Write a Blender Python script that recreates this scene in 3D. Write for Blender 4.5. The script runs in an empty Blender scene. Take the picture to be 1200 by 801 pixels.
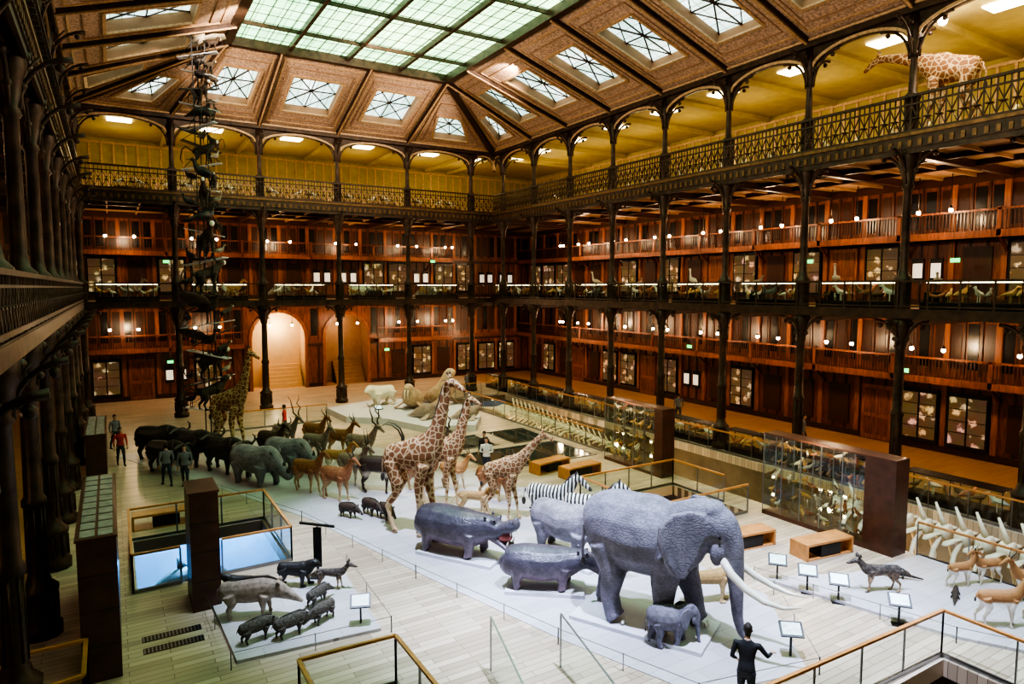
import bpy,bmesh,math,random
from mathutils import Vector,Matrix
random.seed(7)
# ------------------------------------------------------------------ helpers
class MB:
    def __init__(s): s.v=[];s.f=[];s.m=[]
    def box(s,x0,x1,y0,y1,z0,z1,m=0):
        b=len(s.v)
        s.v+=[(x0,y0,z0),(x1,y0,z0),(x1,y1,z0),(x0,y1,z0),(x0,y0,z1),(x1,y0,z1),(x1,y1,z1),(x0,y1,z1)]
        s.f+=[(b,b+3,b+2,b+1),(b+4,b+5,b+6,b+7),(b,b+1,b+5,b+4),(b+1,b+2,b+6,b+5),(b+2,b+3,b+7,b+6),(b+3,b,b+4,b+7)];s.m+=[m]*6
    def cb(s,x,y,z,sx,sy,sz,m=0): s.box(x-sx/2,x+sx/2,y-sy/2,y+sy/2,z,z+sz,m)
    def poly(s,pts,m=0):
        b=len(s.v);s.v+=[tuple(p) for p in pts];s.f.append(tuple(range(b,b+len(pts))));s.m.append(m)
    def bar(s,a,b,w,h=None,m=0,up=None):
        a=Vector(a);b=Vector(b);h=h or w;d=(b-a)
        if d.length<1e-6:return
        d.normalize();u=Vector(up) if up else (Vector((0,0,1)) if abs(d.z)<.95 else Vector((1,0,0)))
        r=d.cross(u).normalized();u=r.cross(d).normalized()
        k=len(s.v)
        for q in(a,b):
            for sx,sy in((-1,-1),(1,-1),(1,1),(-1,1)): s.v.append(tuple(q+r*sx*w/2+u*sy*h/2))
        s.f+=[(k,k+1,k+2,k+3),(k+4,k+7,k+6,k+5)]+[(k+i,k+4+i,k+4+(i+1)%4,k+(i+1)%4) for i in range(4)];s.m+=[m]*6
    def tube(s,pts,rad,n=8,m=0,ry=None,cap=True):
        pts=[Vector(p) for p in pts];k=len(s.v);N=len(pts)
        if not hasattr(rad,'__len__'): rad=[rad]*N
        pr=None
        for i,p in enumerate(pts):
            d=(pts[min(i+1,N-1)]-pts[max(i-1,0)]).normalized()
            if pr is None: a=Vector((0,1,0)) if abs(d.y)<.9 else Vector((1,0,0))
            else: a=pr
            a=(a-d*a.dot(d)).normalized();pr=a;c=d.cross(a)
            for j in range(n):
                t=2*math.pi*j/n;s.v.append(tuple(p+a*math.cos(t)*rad[i]+c*math.sin(t)*rad[i]*(ry or 1)))
        for i in range(N-1):
            for j in range(n):
                s.f.append((k+i*n+j,k+i*n+(j+1)%n,k+(i+1)*n+(j+1)%n,k+(i+1)*n+j));s.m.append(m)
        if cap:
            s.f.append(tuple(k+j for j in reversed(range(n))));s.f.append(tuple(k+(N-1)*n+j for j in range(n)));s.m+=[m,m]
    def lathe(s,prof,x=0,y=0,z=0,n=12,m=0):
        k=len(s.v);N=len(prof)
        for r,h in prof:
            for j in range(n):
                t=2*math.pi*(j+.5)/n;s.v.append((x+r*math.cos(t),y+r*math.sin(t),z+h))
        for i in range(N-1):
            for j in range(n):
                s.f.append((k+i*n+j,k+i*n+(j+1)%n,k+(i+1)*n+(j+1)%n,k+(i+1)*n+j));s.m.append(m)
        s.f.append(tuple(k+j for j in reversed(range(n))));s.f.append(tuple(k+(N-1)*n+j for j in range(n)));s.m+=[m,m]
    def ball(s,c,rx,ry=None,rz=None,m=0,n=8):
        ry=ry or rx;rz=rz or rx;k=len(s.v)
        for i in range(1,n):
            a=math.pi*i/n
            for j in range(n):
                t=2*math.pi*j/n;s.v.append((c[0]+rx*math.sin(a)*math.cos(t),c[1]+ry*math.sin(a)*math.sin(t),c[2]-rz*math.cos(a)))
        s.v+=[(c[0],c[1],c[2]-rz),(c[0],c[1],c[2]+rz)];lo=k+(n-1)*n;hi=lo+1
        for i in range(n-2):
            for j in range(n): s.f.append((k+i*n+j,k+i*n+(j+1)%n,k+(i+1)*n+(j+1)%n,k+(i+1)*n+j));s.m.append(m)
        for j in range(n):
            s.f.append((lo,k+(j+1)%n,k+j));s.f.append((hi,k+(n-2)*n+j,k+(n-2)*n+(j+1)%n));s.m+=[m,m]
    def plate(s,pts,off,m=0):
        k=len(s.v);n=len(pts);o=Vector(off)
        s.v+=[tuple(Vector(p)-o/2) for p in pts]+[tuple(Vector(p)+o/2) for p in pts]
        s.f.append(tuple(k+i for i in reversed(range(n))));s.f.append(tuple(k+n+i for i in range(n)));s.m+=[m,m]
        for i in range(n): s.f.append((k+i,k+(i+1)%n,k+n+(i+1)%n,k+n+i));s.m.append(m)
    def add(s,verts,faces,mi,off=(0,0,0),rz=0,sc=1,dm=0):
        k=len(s.v);c,q=math.cos(rz)*sc,math.sin(rz)*sc
        s.v+=[(off[0]+x*c-y*q,off[1]+x*q+y*c,off[2]+z*sc) for x,y,z in verts]
        s.f+=[tuple(k+i for i in f) for f in faces];s.m+=[i+dm for i in mi]
    def spine(s,st,n=14,m=0,sub=3):
        st=[tuple(q)+(0,)*(5-len(q)) for q in st]
        P=[]
        for i in range(len(st)-1):
            a,b,c,d=st[max(i-1,0)],st[i],st[i+1],st[min(i+2,len(st)-1)]
            for j in range(sub):
                t=j/sub;P.append([.5*((2*b[k])+(-a[k]+c[k])*t+(2*a[k]-5*b[k]+4*c[k]-d[k])*t*t+(-a[k]+3*b[k]-3*c[k]+d[k])*t**3) for k in range(5)])
        P.append(list(st[-1]))
        def ext(a,b):
            t=Vector((a[0]-b[0],a[4]-b[4],a[1]-b[1])).normalized();r=min(a[2],a[3])
            return [a[0]+t.x*r*.45,a[1]+t.z*r*.45,a[2]*.62,a[3]*.62,a[4]+t.y*r*.45]
        P=[ext(P[0],P[1])]+P+[ext(P[-1],P[-2])]
        k=len(s.v);N=len(P)
        for i,p in enumerate(P):
            a=P[max(i-1,0)];b=P[min(i+1,N-1)]
            t=Vector((b[0]-a[0],b[4]-a[4],b[1]-a[1])).normalized()
            Y=Vector((-t.y,t.x,0)) if abs(t.y)>1e-3 else Vector((0,1,0))
            if Y.y<0:Y=-Y
            Y.normalize();Nn=t.cross(Y);c=Vector((p[0],p[4],p[1]))
            for j in range(n):
                th=2*math.pi*j/n;s.v.append(tuple(c+Y*math.cos(th)*p[2]+Nn*math.sin(th)*p[3]))
        for i in range(N-1):
            for j in range(n): s.f.append((k+i*n+j,k+i*n+(j+1)%n,k+(i+1)*n+(j+1)%n,k+(i+1)*n+j));s.m.append(m)
        s.f.append(tuple(k+j for j in reversed(range(n))));s.f.append(tuple(k+(N-1)*n+j for j in range(n)));s.m+=[m,m]
    def mesh(s,name,mats,smooth=False):
        me=bpy.data.meshes.new(name);me.from_pydata(s.v,[],s.f);me.update()
        for mt in mats: me.materials.append(mt)
        me.polygons.foreach_set('material_index',s.m)
        if smooth: me.polygons.foreach_set('use_smooth',[True]*len(s.f))
        me.update();return me
    def obj(s,name,mats,smooth=False,loc=(0,0,0),rz=0):
        return place(s.mesh(name,mats,smooth),name,loc,rz)
def place(me,name,loc=(0,0,0),rz=0,sc=1,parent=None):
    o=bpy.data.objects.new(name,me);bpy.context.collection.objects.link(o)
    o.location=loc;o.rotation_euler=(0,0,rz);o.scale=(sc,sc,sc)
    if parent:o.parent=parent
    return o
def remesh(mb,vox,sm=3):
    me=mb.mesh('tmp',[]);o=bpy.data.objects.new('tmp',me);bpy.context.collection.objects.link(o)
    r=o.modifiers.new('r','REMESH');r.mode='VOXEL';r.voxel_size=vox
    q=o.modifiers.new('s','SMOOTH');q.factor=.5;q.iterations=sm
    dg=bpy.context.evaluated_depsgraph_get();e=o.evaluated_get(dg);t=e.to_mesh()
    v=[tuple(x.co) for x in t.vertices];f=[tuple(p.vertices) for p in t.polygons];e.to_mesh_clear()
    bpy.data.objects.remove(o);bpy.data.meshes.remove(me)
    return v,f
def newmat(name):
    m=bpy.data.materials.new(name);m.use_nodes=True;nt=m.node_tree
    return m,nt,nt.nodes['Principled BSDF']
def mat(name,col,rough=.6,metal=0,var=.25,scale=6,emit=None,es=1,stretch=None,bump=0):
    m,nt,b=newmat(name);N=nt.nodes;Lk=nt.links
    tc=N.new('ShaderNodeTexCoord');mp=N.new('ShaderNodeMapping')
    if stretch: mp.inputs['Scale'].default_value=stretch
    no=N.new('ShaderNodeTexNoise');no.inputs['Scale'].default_value=scale;no.inputs['Detail'].default_value=4
    Lk.new(tc.outputs['Object'],mp.inputs[0]);Lk.new(mp.outputs[0],no.inputs['Vector'])
    cr=N.new('ShaderNodeValToRGB');cr.color_ramp.elements[0].position=.3;cr.color_ramp.elements[1].position=.7
    c=Vector(col);cr.color_ramp.elements[0].color=(*(c*(1-var)),1);cr.color_ramp.elements[1].color=(*[min(1,q*(1+var)) for q in c],1)
    Lk.new(no.outputs['Fac'],cr.inputs[0]);Lk.new(cr.outputs[0],b.inputs['Base Color'])
    b.inputs['Roughness'].default_value=rough;b.inputs['Metallic'].default_value=metal
    if emit:
        b.inputs['Emission Color'].default_value=(*emit,1);b.inputs['Emission Strength'].default_value=es
    if bump:
        bp=N.new('ShaderNodeBump');bp.inputs['Strength'].default_value=bump;bp.inputs['Distance'].default_value=.05
        Lk.new(no.outputs['Fac'],bp.inputs['Height']);Lk.new(bp.outputs[0],b.inputs['Normal'])
    return m
def glassmat(name,tint=(.955,.985,.97)):
    m=bpy.data.materials.new(name);m.use_nodes=True;nt=m.node_tree;nt.nodes.clear()
    o=nt.nodes.new('ShaderNodeOutputMaterial');mx=nt.nodes.new('ShaderNodeMixShader');t=nt.nodes.new('ShaderNodeBsdfTransparent');g=nt.nodes.new('ShaderNodeBsdfGlossy')
    lw=nt.nodes.new('ShaderNodeLayerWeight');lw.inputs['Blend'].default_value=.5
    pw=nt.nodes.new('ShaderNodeMath');pw.operation='POWER';pw.inputs[1].default_value=4.5
    ml=nt.nodes.new('ShaderNodeMath');ml.operation='MULTIPLY_ADD';ml.inputs[1].default_value=.7;ml.inputs[2].default_value=.035
    nt.links.new(lw.outputs['Facing'],pw.inputs[0]);nt.links.new(pw.outputs[0],ml.inputs[0])
    t.inputs[0].default_value=(*tint,1);g.inputs['Roughness'].default_value=.03
    nt.links.new(ml.outputs[0],mx.inputs[0]);nt.links.new(t.outputs[0],mx.inputs[1]);nt.links.new(g.outputs[0],mx.inputs[2]);nt.links.new(mx.outputs[0],o.inputs[0])
    return m
def plankmat(name,c1,c2,mortar,scale,rough=.35,bw=1.2,rh=.12,rot=0,ms=.004):
    m,nt,b=newmat(name);N=nt.nodes;Lk=nt.links
    tc=N.new('ShaderNodeTexCoord');mp=N.new('ShaderNodeMapping');mp.inputs['Rotation'].default_value=(0,0,rot)
    br=N.new('ShaderNodeTexBrick');br.inputs['Scale'].default_value=scale;br.inputs['Brick Width'].default_value=bw;br.inputs['Row Height'].default_value=rh;br.inputs['Mortar Size'].default_value=ms
    br.inputs['Color1'].default_value=(*c1,1);br.inputs['Color2'].default_value=(*c2,1);br.inputs['Mortar'].default_value=(*mortar,1);br.inputs['Bias'].default_value=0
    Lk.new(tc.outputs['Object'],mp.inputs[0]);Lk.new(mp.outputs[0],br.inputs['Vector'])
    no=N.new('ShaderNodeTexNoise');no.inputs['Scale'].default_value=.5
    Lk.new(tc.outputs['Object'],no.inputs['Vector'])
    mx=N.new('ShaderNodeMix');mx.data_type='RGBA';mx.blend_type='MULTIPLY';mx.inputs[0].default_value=.35
    Lk.new(br.outputs['Color'],mx.inputs[6]);Lk.new(no.outputs['Fac'],mx.inputs[7]);Lk.new(mx.outputs[2],b.inputs['Base Color'])
    b.inputs['Roughness'].default_value=rough
    return m
M={}
M['iron']=mat('cast_iron',(.055,.03,.019),.45,.35,.5,3)
M['iron2']=mat('iron_bronze',(.17,.09,.04),.4,.5,.4,5)
M['wood']=mat('mahogany',(.17,.054,.024),.32,0,.55,3,stretch=(4,4,.5))
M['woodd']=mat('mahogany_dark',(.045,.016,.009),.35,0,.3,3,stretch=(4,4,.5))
M['woodl']=mat('mahogany_light',(.26,.092,.04),.33,0,.4,3,stretch=(4,4,.5))
M['oak']=mat('oak_handrail',(.50,.23,.08),.35,0,.2,5)
M['dark']=mat('dark_recess',(.012,.010,.010),.25,0,.2,3)
M['slabw']=mat('dark_walnut_slab',(.085,.032,.02),.35,0,.3,3)
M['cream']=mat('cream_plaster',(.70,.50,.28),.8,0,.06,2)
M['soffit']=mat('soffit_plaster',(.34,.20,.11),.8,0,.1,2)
M['yellow']=mat('ochre_panel',(.36,.28,.08),.6,0,.15,2)
M['yellowc']=mat('ochre_ceiling',(.42,.32,.11),.7,0,.1,2)
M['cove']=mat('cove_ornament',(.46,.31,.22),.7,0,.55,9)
M['gold']=mat('gilt_trim',(.55,.36,.20),.5,.2,.3,8)
M['floor']=plankmat('oak_parquet',(.74,.60,.47),(.49,.38,.29),(.18,.12,.08),1,.32,bw=1.7,rh=.2,ms=.007)
M['gfloor']=plankmat('gallery_parquet',(.50,.28,.12),(.40,.21,.085),(.15,.08,.04),1,.3,bw=1.2,rh=.15)
M['white']=mat('white_paint',(.62,.62,.66),.5,0,.06,2)
M['platform']=plankmat('pale_platform',(.66,.63,.67),(.58,.55,.59),(.34,.32,.34),1,.38,bw=1.8,rh=.45,ms=.006)
M['pit']=mat('pit_floor',(.16,.115,.07),.6,0,.3,1)
M['glass']=glassmat('clear_glass')
M['dglass']=mat('dark_glass_floor',(.03,.045,.04),.08,0,.2,2)
M['lamp']=mat('lamp_globe',(1,.8,.5),.5,0,0,1,emit=(1,.78,.48),es=42)
M['green']=mat('exit_green',(.1,.8,.3),.5,0,0,1,emit=(.05,1,.25),es=1.6)
M['poster']=mat('poster_white',(.8,.8,.75),.5,0,.15,14,emit=(1,.9,.75),es=.4)
M['screen']=mat('info_screen',(.4,.5,.5),.3,0,.5,9,emit=(.65,.85,.8),es=.7)
M['brass']=mat('brass',(.35,.22,.09),.4,.6,.1,3)
M['steel']=mat('steel',(.3,.3,.32),.3,.9,.1,3)
M['black']=mat('black_metal',(.02,.02,.022),.4,.3,.1,3)
M['bone']=mat('old_bone',(.72,.62,.45),.6,0,.15,4)
M['lampstrip']=mat('case_light_strip',(1,.9,.7),.5,0,0,1,emit=(1,.78,.5),es=9)
M['panel']=mat('light_panel',(1,.9,.6),.5,0,0,1,emit=(1,.88,.55),es=6)
def casemat():
    m,nt,b=newmat('vitrine_specimens');N=nt.nodes;Lk=nt.links
    tc=N.new('ShaderNodeTexCoord');vo=N.new('ShaderNodeTexVoronoi');vo.inputs['Scale'].default_value=2.6;vo.inputs['Randomness'].default_value=.9
    no=N.new('ShaderNodeTexNoise');no.inputs['Scale'].default_value=5;no.inputs['Detail'].default_value=3
    mxv=N.new('ShaderNodeMix');mxv.data_type='RGBA';mxv.inputs[0].default_value=.35
    Lk.new(tc.outputs['Object'],no.inputs['Vector']);Lk.new(tc.outputs['Object'],mxv.inputs[6]);Lk.new(no.outputs['Color'],mxv.inputs[7]);Lk.new(mxv.outputs[2],vo.inputs['Vector'])
    cr=N.new('ShaderNodeValToRGB');cr.color_ramp.elements[0].position=.2;cr.color_ramp.elements[0].color=(1,1,1,1);cr.color_ramp.elements[1].position=.38;cr.color_ramp.elements[1].color=(.16,.13,.1,1)
    Lk.new(vo.outputs['Distance'],cr.inputs[0])
    hs=N.new('ShaderNodeMix');hs.data_type='RGBA';hs.inputs[0].default_value=.1;hs.inputs[6].default_value=(.42,.29,.15,1);Lk.new(vo.outputs['Color'],hs.inputs[7])
    mx=N.new('ShaderNodeMix');mx.data_type='RGBA';mx.blend_type='MULTIPLY';mx.inputs[0].default_value=1
    Lk.new(cr.outputs[0],mx.inputs[6]);Lk.new(hs.outputs[2],mx.inputs[7]);Lk.new(mx.outputs[2],b.inputs['Base Color']);Lk.new(mx.outputs[2],b.inputs['Emission Color']);b.inputs['Emission Strength'].default_value=.8  # emission through the specimen pattern imitates a lit case interior
    return m
M['case']=casemat()
def skymat(name,ca,cb,es,scale):
    m,nt,b=newmat(name);N=nt.nodes;Lk=nt.links
    tc=N.new('ShaderNodeTexCoord');no=N.new('ShaderNodeTexNoise');no.inputs['Scale'].default_value=scale
    br=N.new('ShaderNodeTexBrick');br.inputs['Scale'].default_value=1;br.inputs['Brick Width'].default_value=.5;br.inputs['Row Height'].default_value=1.5;br.offset=0
    br.inputs['Color1'].default_value=(1,1,1,1);br.inputs['Color2'].default_value=(.66,.76,.66,1);br.inputs['Mortar'].default_value=(.3,.33,.27,1);br.inputs['Mortar Size'].default_value=.025
    Lk.new(tc.outputs['Object'],br.inputs['Vector']);Lk.new(tc.outputs['Object'],no.inputs['Vector'])
    cr=N.new('ShaderNodeValToRGB');cr.color_ramp.elements[0].position=.35;cr.color_ramp.elements[1].position=.65
    cr.color_ramp.elements[0].color=(*ca,1);cr.color_ramp.elements[1].color=(*cb,1)
    Lk.new(no.outputs['Fac'],cr.inputs[0])
    mx=N.new('ShaderNodeMix');mx.data_type='RGBA';mx.blend_type='MULTIPLY';mx.inputs[0].default_value=1
    Lk.new(cr.outputs[0],mx.inputs[6]);Lk.new(br.outputs['Color'],mx.inputs[7])
    b.inputs['Base Color'].default_value=(.1,.12,.1,1);Lk.new(mx.outputs[2],b.inputs['Emission Color']);b.inputs['Emission Strength'].default_value=es
    return m
M['sky']=skymat('skylight_glass',(.20,.62,.32),(.66,.97,.55),3.6,.09)
M['sky2']=skymat('small_skylight_glass',(.5,.7,.7),(.85,.95,.9),2.2,.3)
def fur(name,top,belly,z0,z1,rough=.75,var=.2,scale=7,bump=.3,legs=None,zl=.4,wr=0):
    m,nt,b=newmat(name);N=nt.nodes;Lk=nt.links
    tc=N.new('ShaderNodeTexCoord');sx=N.new('ShaderNodeSeparateXYZ');Lk.new(tc.outputs['Object'],sx.inputs[0])
    no=N.new('ShaderNodeTexNoise');no.inputs['Scale'].default_value=scale;no.inputs['Detail'].default_value=6;Lk.new(tc.outputs['Object'],no.inputs['Vector'])
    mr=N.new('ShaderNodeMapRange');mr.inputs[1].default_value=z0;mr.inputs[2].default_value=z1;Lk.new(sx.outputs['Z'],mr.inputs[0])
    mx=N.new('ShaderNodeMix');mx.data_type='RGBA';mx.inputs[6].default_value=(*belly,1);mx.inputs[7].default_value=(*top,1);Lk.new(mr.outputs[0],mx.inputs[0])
    out=mx.outputs[2]
    if legs:
        m2=N.new('ShaderNodeMapRange');m2.inputs[1].default_value=zl*.8;m2.inputs[2].default_value=zl;Lk.new(sx.outputs['Z'],m2.inputs[0])
        x2=N.new('ShaderNodeMix');x2.data_type='RGBA';x2.inputs[6].default_value=(*legs,1);Lk.new(out,x2.inputs[7]);Lk.new(m2.outputs[0],x2.inputs[0]);out=x2.outputs[2]
    m3=N.new('ShaderNodeMapRange');m3.inputs[1].default_value=.3;m3.inputs[2].default_value=.7;m3.inputs[3].default_value=1-var;m3.inputs[4].default_value=1+var;Lk.new(no.outputs['Fac'],m3.inputs[0])
    x3=N.new('ShaderNodeMix');x3.data_type='RGBA';x3.blend_type='MULTIPLY';x3.inputs[0].default_value=1;Lk.new(out,x3.inputs[6]);Lk.new(m3.outputs[0],x3.inputs[7]);out=x3.outputs[2]
    h=no.outputs['Fac']
    if wr:
        vo=N.new('ShaderNodeTexVoronoi');vo.feature='DISTANCE_TO_EDGE';vo.inputs['Scale'].default_value=wr
        mp=N.new('ShaderNodeMapping');mp.inputs['Scale'].default_value=(1,1,2.2);Lk.new(tc.outputs['Object'],mp.inputs[0]);Lk.new(mp.outputs[0],vo.inputs['Vector'])
        mr4=N.new('ShaderNodeMapRange');mr4.inputs[1].default_value=0;mr4.inputs[2].default_value=.14;mr4.inputs[3].default_value=.72;Lk.new(vo.outputs['Distance'],mr4.inputs[0])
        x4=N.new('ShaderNodeMix');x4.data_type='RGBA';x4.blend_type='MULTIPLY';x4.inputs[0].default_value=1;Lk.new(out,x4.inputs[6]);Lk.new(mr4.outputs[0],x4.inputs[7]);out=x4.outputs[2];h=mr4.outputs[0]
    Lk.new(out,b.inputs['Base Color'])
    b.inputs['Roughness'].default_value=rough
    bp=N.new('ShaderNodeBump');bp.inputs['Strength'].default_value=bump;bp.inputs['Distance'].default_value=.04;Lk.new(h,bp.inputs['Height']);Lk.new(bp.outputs[0],b.inputs['Normal'])
    return m
def giraffemat():
    m,nt,b=newmat('giraffe_coat');N=nt.nodes;Lk=nt.links
    tc=N.new('ShaderNodeTexCoord');vo=N.new('ShaderNodeTexVoronoi');vo.feature='DISTANCE_TO_EDGE';vo.inputs['Scale'].default_value=4.6
    Lk.new(tc.outputs['Object'],vo.inputs['Vector']);sx=N.new('ShaderNodeSeparateXYZ');Lk.new(tc.outputs['Object'],sx.inputs[0])
    mr=N.new('ShaderNodeMapRange');mr.inputs[1].default_value=.4;mr.inputs[2].default_value=1.6;mr.inputs[3].default_value=.3;mr.inputs[4].default_value=.08;Lk.new(sx.outputs['Z'],mr.inputs[0])
    gt=N.new('ShaderNodeMath');gt.operation='GREATER_THAN';Lk.new(vo.outputs['Distance'],gt.inputs[0]);Lk.new(mr.outputs[0],gt.inputs[1])
    mx=N.new('ShaderNodeMix');mx.data_type='RGBA';mx.inputs[6].default_value=(.56,.40,.23,1);mx.inputs[7].default_value=(.22,.09,.035,1);Lk.new(gt.outputs[0],mx.inputs[0]);Lk.new(mx.outputs[2],b.inputs['Base Color']);b.inputs['Roughness'].default_value=.7
    return m
def zebramat():
    m,nt,b=newmat('zebra_coat');N=nt.nodes;Lk=nt.links
    tc=N.new('ShaderNodeTexCoord');sx=N.new('ShaderNodeSeparateXYZ');Lk.new(tc.outputs['Object'],sx.inputs[0])
    outs=[]
    for d,s in(('X',2.6),('Z',3.4)):
        w=N.new('ShaderNodeTexWave');w.bands_direction=d;w.inputs['Scale'].default_value=s;w.inputs['Distortion'].default_value=2.2;w.inputs['Detail Scale'].default_value=1.2;Lk.new(tc.outputs['Object'],w.inputs['Vector']);outs.append(w)
    mr=N.new('ShaderNodeMapRange');mr.inputs[1].default_value=.62;mr.inputs[2].default_value=.72;Lk.new(sx.outputs['Z'],mr.inputs[0])
    mx=N.new('ShaderNodeMix');mx.data_type='FLOAT';Lk.new(mr.outputs[0],mx.inputs[0]);Lk.new(outs[1].outputs['Fac'],mx.inputs[2]);Lk.new(outs[0].outputs['Fac'],mx.inputs[3])
    cr=N.new('ShaderNodeValToRGB');cr.color_ramp.elements[0].position=.47;cr.color_ramp.elements[0].color=(.02,.018,.018,1);cr.color_ramp.elements[1].position=.53;cr.color_ramp.elements[1].color=(.75,.72,.68,1)
    Lk.new(mx.outputs[0],cr.inputs[0]);Lk.new(cr.outputs[0],b.inputs['Base Color']);b.inputs['Roughness'].default_value=.65
    return m
F={}
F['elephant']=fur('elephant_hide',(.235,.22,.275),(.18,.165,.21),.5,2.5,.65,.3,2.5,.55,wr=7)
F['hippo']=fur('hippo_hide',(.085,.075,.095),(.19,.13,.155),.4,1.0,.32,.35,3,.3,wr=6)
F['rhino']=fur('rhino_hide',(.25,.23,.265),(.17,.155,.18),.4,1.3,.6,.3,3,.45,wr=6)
F['giraffe']=giraffemat();F['zebra']=zebramat()
F['black']=fur('black_coat',(.025,.02,.02),(.035,.03,.03),.4,1,.5)
F['dark']=fur('dark_brown_coat',(.08,.045,.03),(.045,.03,.022),.4,1,.7,.4,12)
F['brown']=fur('brown_coat',(.30,.12,.05),(.45,.28,.16),.55,.8,.7,.35,12)
F['tan']=fur('tan_coat',(.50,.25,.10),(.8,.7,.6),.68,.82,.7,.3,12,legs=(.45,.3,.2),zl=.5)
F['greyb']=fur('grey_brown_coat',(.26,.19,.155),(.38,.30,.25),.4,.9,.7,.35,12)
F['sable']=fur('sable_coat',(.045,.022,.015),(.5,.42,.35),.66,.78,.6,legs=(.04,.02,.015),zl=.62)
F['boar']=fur('bristly_coat',(.12,.10,.09),(.09,.07,.065),.2,.6,.85,.5,14,.9)
F['lion']=fur('lion_coat',(.42,.25,.10),(.55,.4,.22),.5,.9,.7)
F['white']=fur('ivory_fur',(.82,.76,.62),(.7,.62,.5),.3,.9,.8,.06)
F['walrus']=fur('walrus_hide',(.50,.37,.24),(.42,.28,.18),.2,1.2,.6,.25,4)
F['wilddog']=fur('spotted_coat',(.09,.07,.06),(.3,.2,.12),.3,.6,.7,.8,11)
F['gaz']=fur('gazelle_coat',(.45,.22,.09),(.85,.8,.75),.80,.86,.7,.1,legs=(.7,.6,.5),zl=.6)
M['horn']=mat('horn',(.05,.04,.035),.4,0,.3,20)
M['ivory']=mat('ivory',(.85,.80,.70),.35,0,.06,4)
M['eye']=mat('eye_black',(.01,.01,.01),.1,0,0,1)
M['mouth']=mat('mouth_pink',(.45,.13,.12),.4,0,.2,5)
# ------------------------------------------------------------------ camera
cam=bpy.data.cameras.new('camera');co=bpy.data.objects.new('camera',cam);bpy.context.collection.objects.link(co)
cam.sensor_width=36;cam.lens=775/1200*36;co.location=(0,0,8.5)
co.rotation_euler=(math.radians(90-4.7),0,math.radians(-31.2));bpy.context.scene.camera=co;cam.clip_end=300
# ------------------------------------------------------------------ dimensions
XL,XR,YB=-1.8,27.5,48.2
GD=9.0
Z2,Z3,ZC,ZT=7.6,14.5,19.3,22.1
INS=7.9
RC=[14.8+4.57*k for k in range(-4,8)]
BC=[-1.5,3.7,9.05,14.4,19.8,25.3]
def mp_right(u,d,z): return (XR+d,u,z)
def mp_left(u,d,z): return (XL-d,u,z)
def mp_back(u,d,z): return (u,YB+d,z)
def bx(mb,mp,u0,u1,d0,d1,z0,z1,m=0):
    a=mp(u0,d0,z0);b=mp(u1,d1,z1)
    mb.box(min(a[0],b[0]),max(a[0],b[0]),min(a[1],b[1]),max(a[1],b[1]),z0,z1,m)
# ------------------------------------------------------------------ floor with openings
holes=[(21.7,26.6,2,45),(15.6,20.4,16.4,20.3),(.3,4.4,20.8,25.0),(10.3,16.0,3,7.3),(2.95,4.85,9,12.9)]
xs=sorted({-2.2,28.5}|{h[0] for h in holes}|{h[1] for h in holes});yy=sorted({-6,58}|{h[2] for h in holes}|{h[3] for h in holes})
fl=MB()
for a,b in zip(xs[:-1],xs[1:]):
    for c,d in zip(yy[:-1],yy[1:]):
        mx,my=(a+b)/2,(c+d)/2
        if any(h[0]<mx<h[1] and h[2]<my<h[3] for h in holes): continue
        fl.box(a,b,c,d,-.4,0,0)
fl.obj('floor',[M['floor']])
g=MB();g.box(28.5,38,-6,58,-.35,0.0);g.box(-12,-2.2,-6,58,-.35,0);g.obj('floor_gallery',[M['gfloor']])
g=MB();g.box(-4,29,-6,50,-4.8,-4.6);g.box(21.5,21.7,2,45,-4.6,-.4);g.box(26.6,26.8,2,45,-4.6,-.4);g.obj('floor_lower_level',[M['pit']])
g=MB();g.box(-3,9,30.2,30.4,-4.6,-.4);g.box(-3,9,21,30.2,-4.6,-4.55);g.obj('wall_lower_level',[M['white']])  # white wall and floor sheet added to catch the blue light
gr=MB()
for (x,y,l) in((.3,17.6,1.3),(.3,17.0,1.3),(6.2,10.2,1.2),(17.2,7.9,1.2)):
    gr.box(x,x+l,y,y+.3,.0,.006,0)
    for i in range(int(l/.08)): gr.box(x+.02+i*.08,x+.05+i*.08,y+.03,y+.27,.006,.012,1)
gr.obj('floor_grille',[M['black'],M['steel']])
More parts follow.
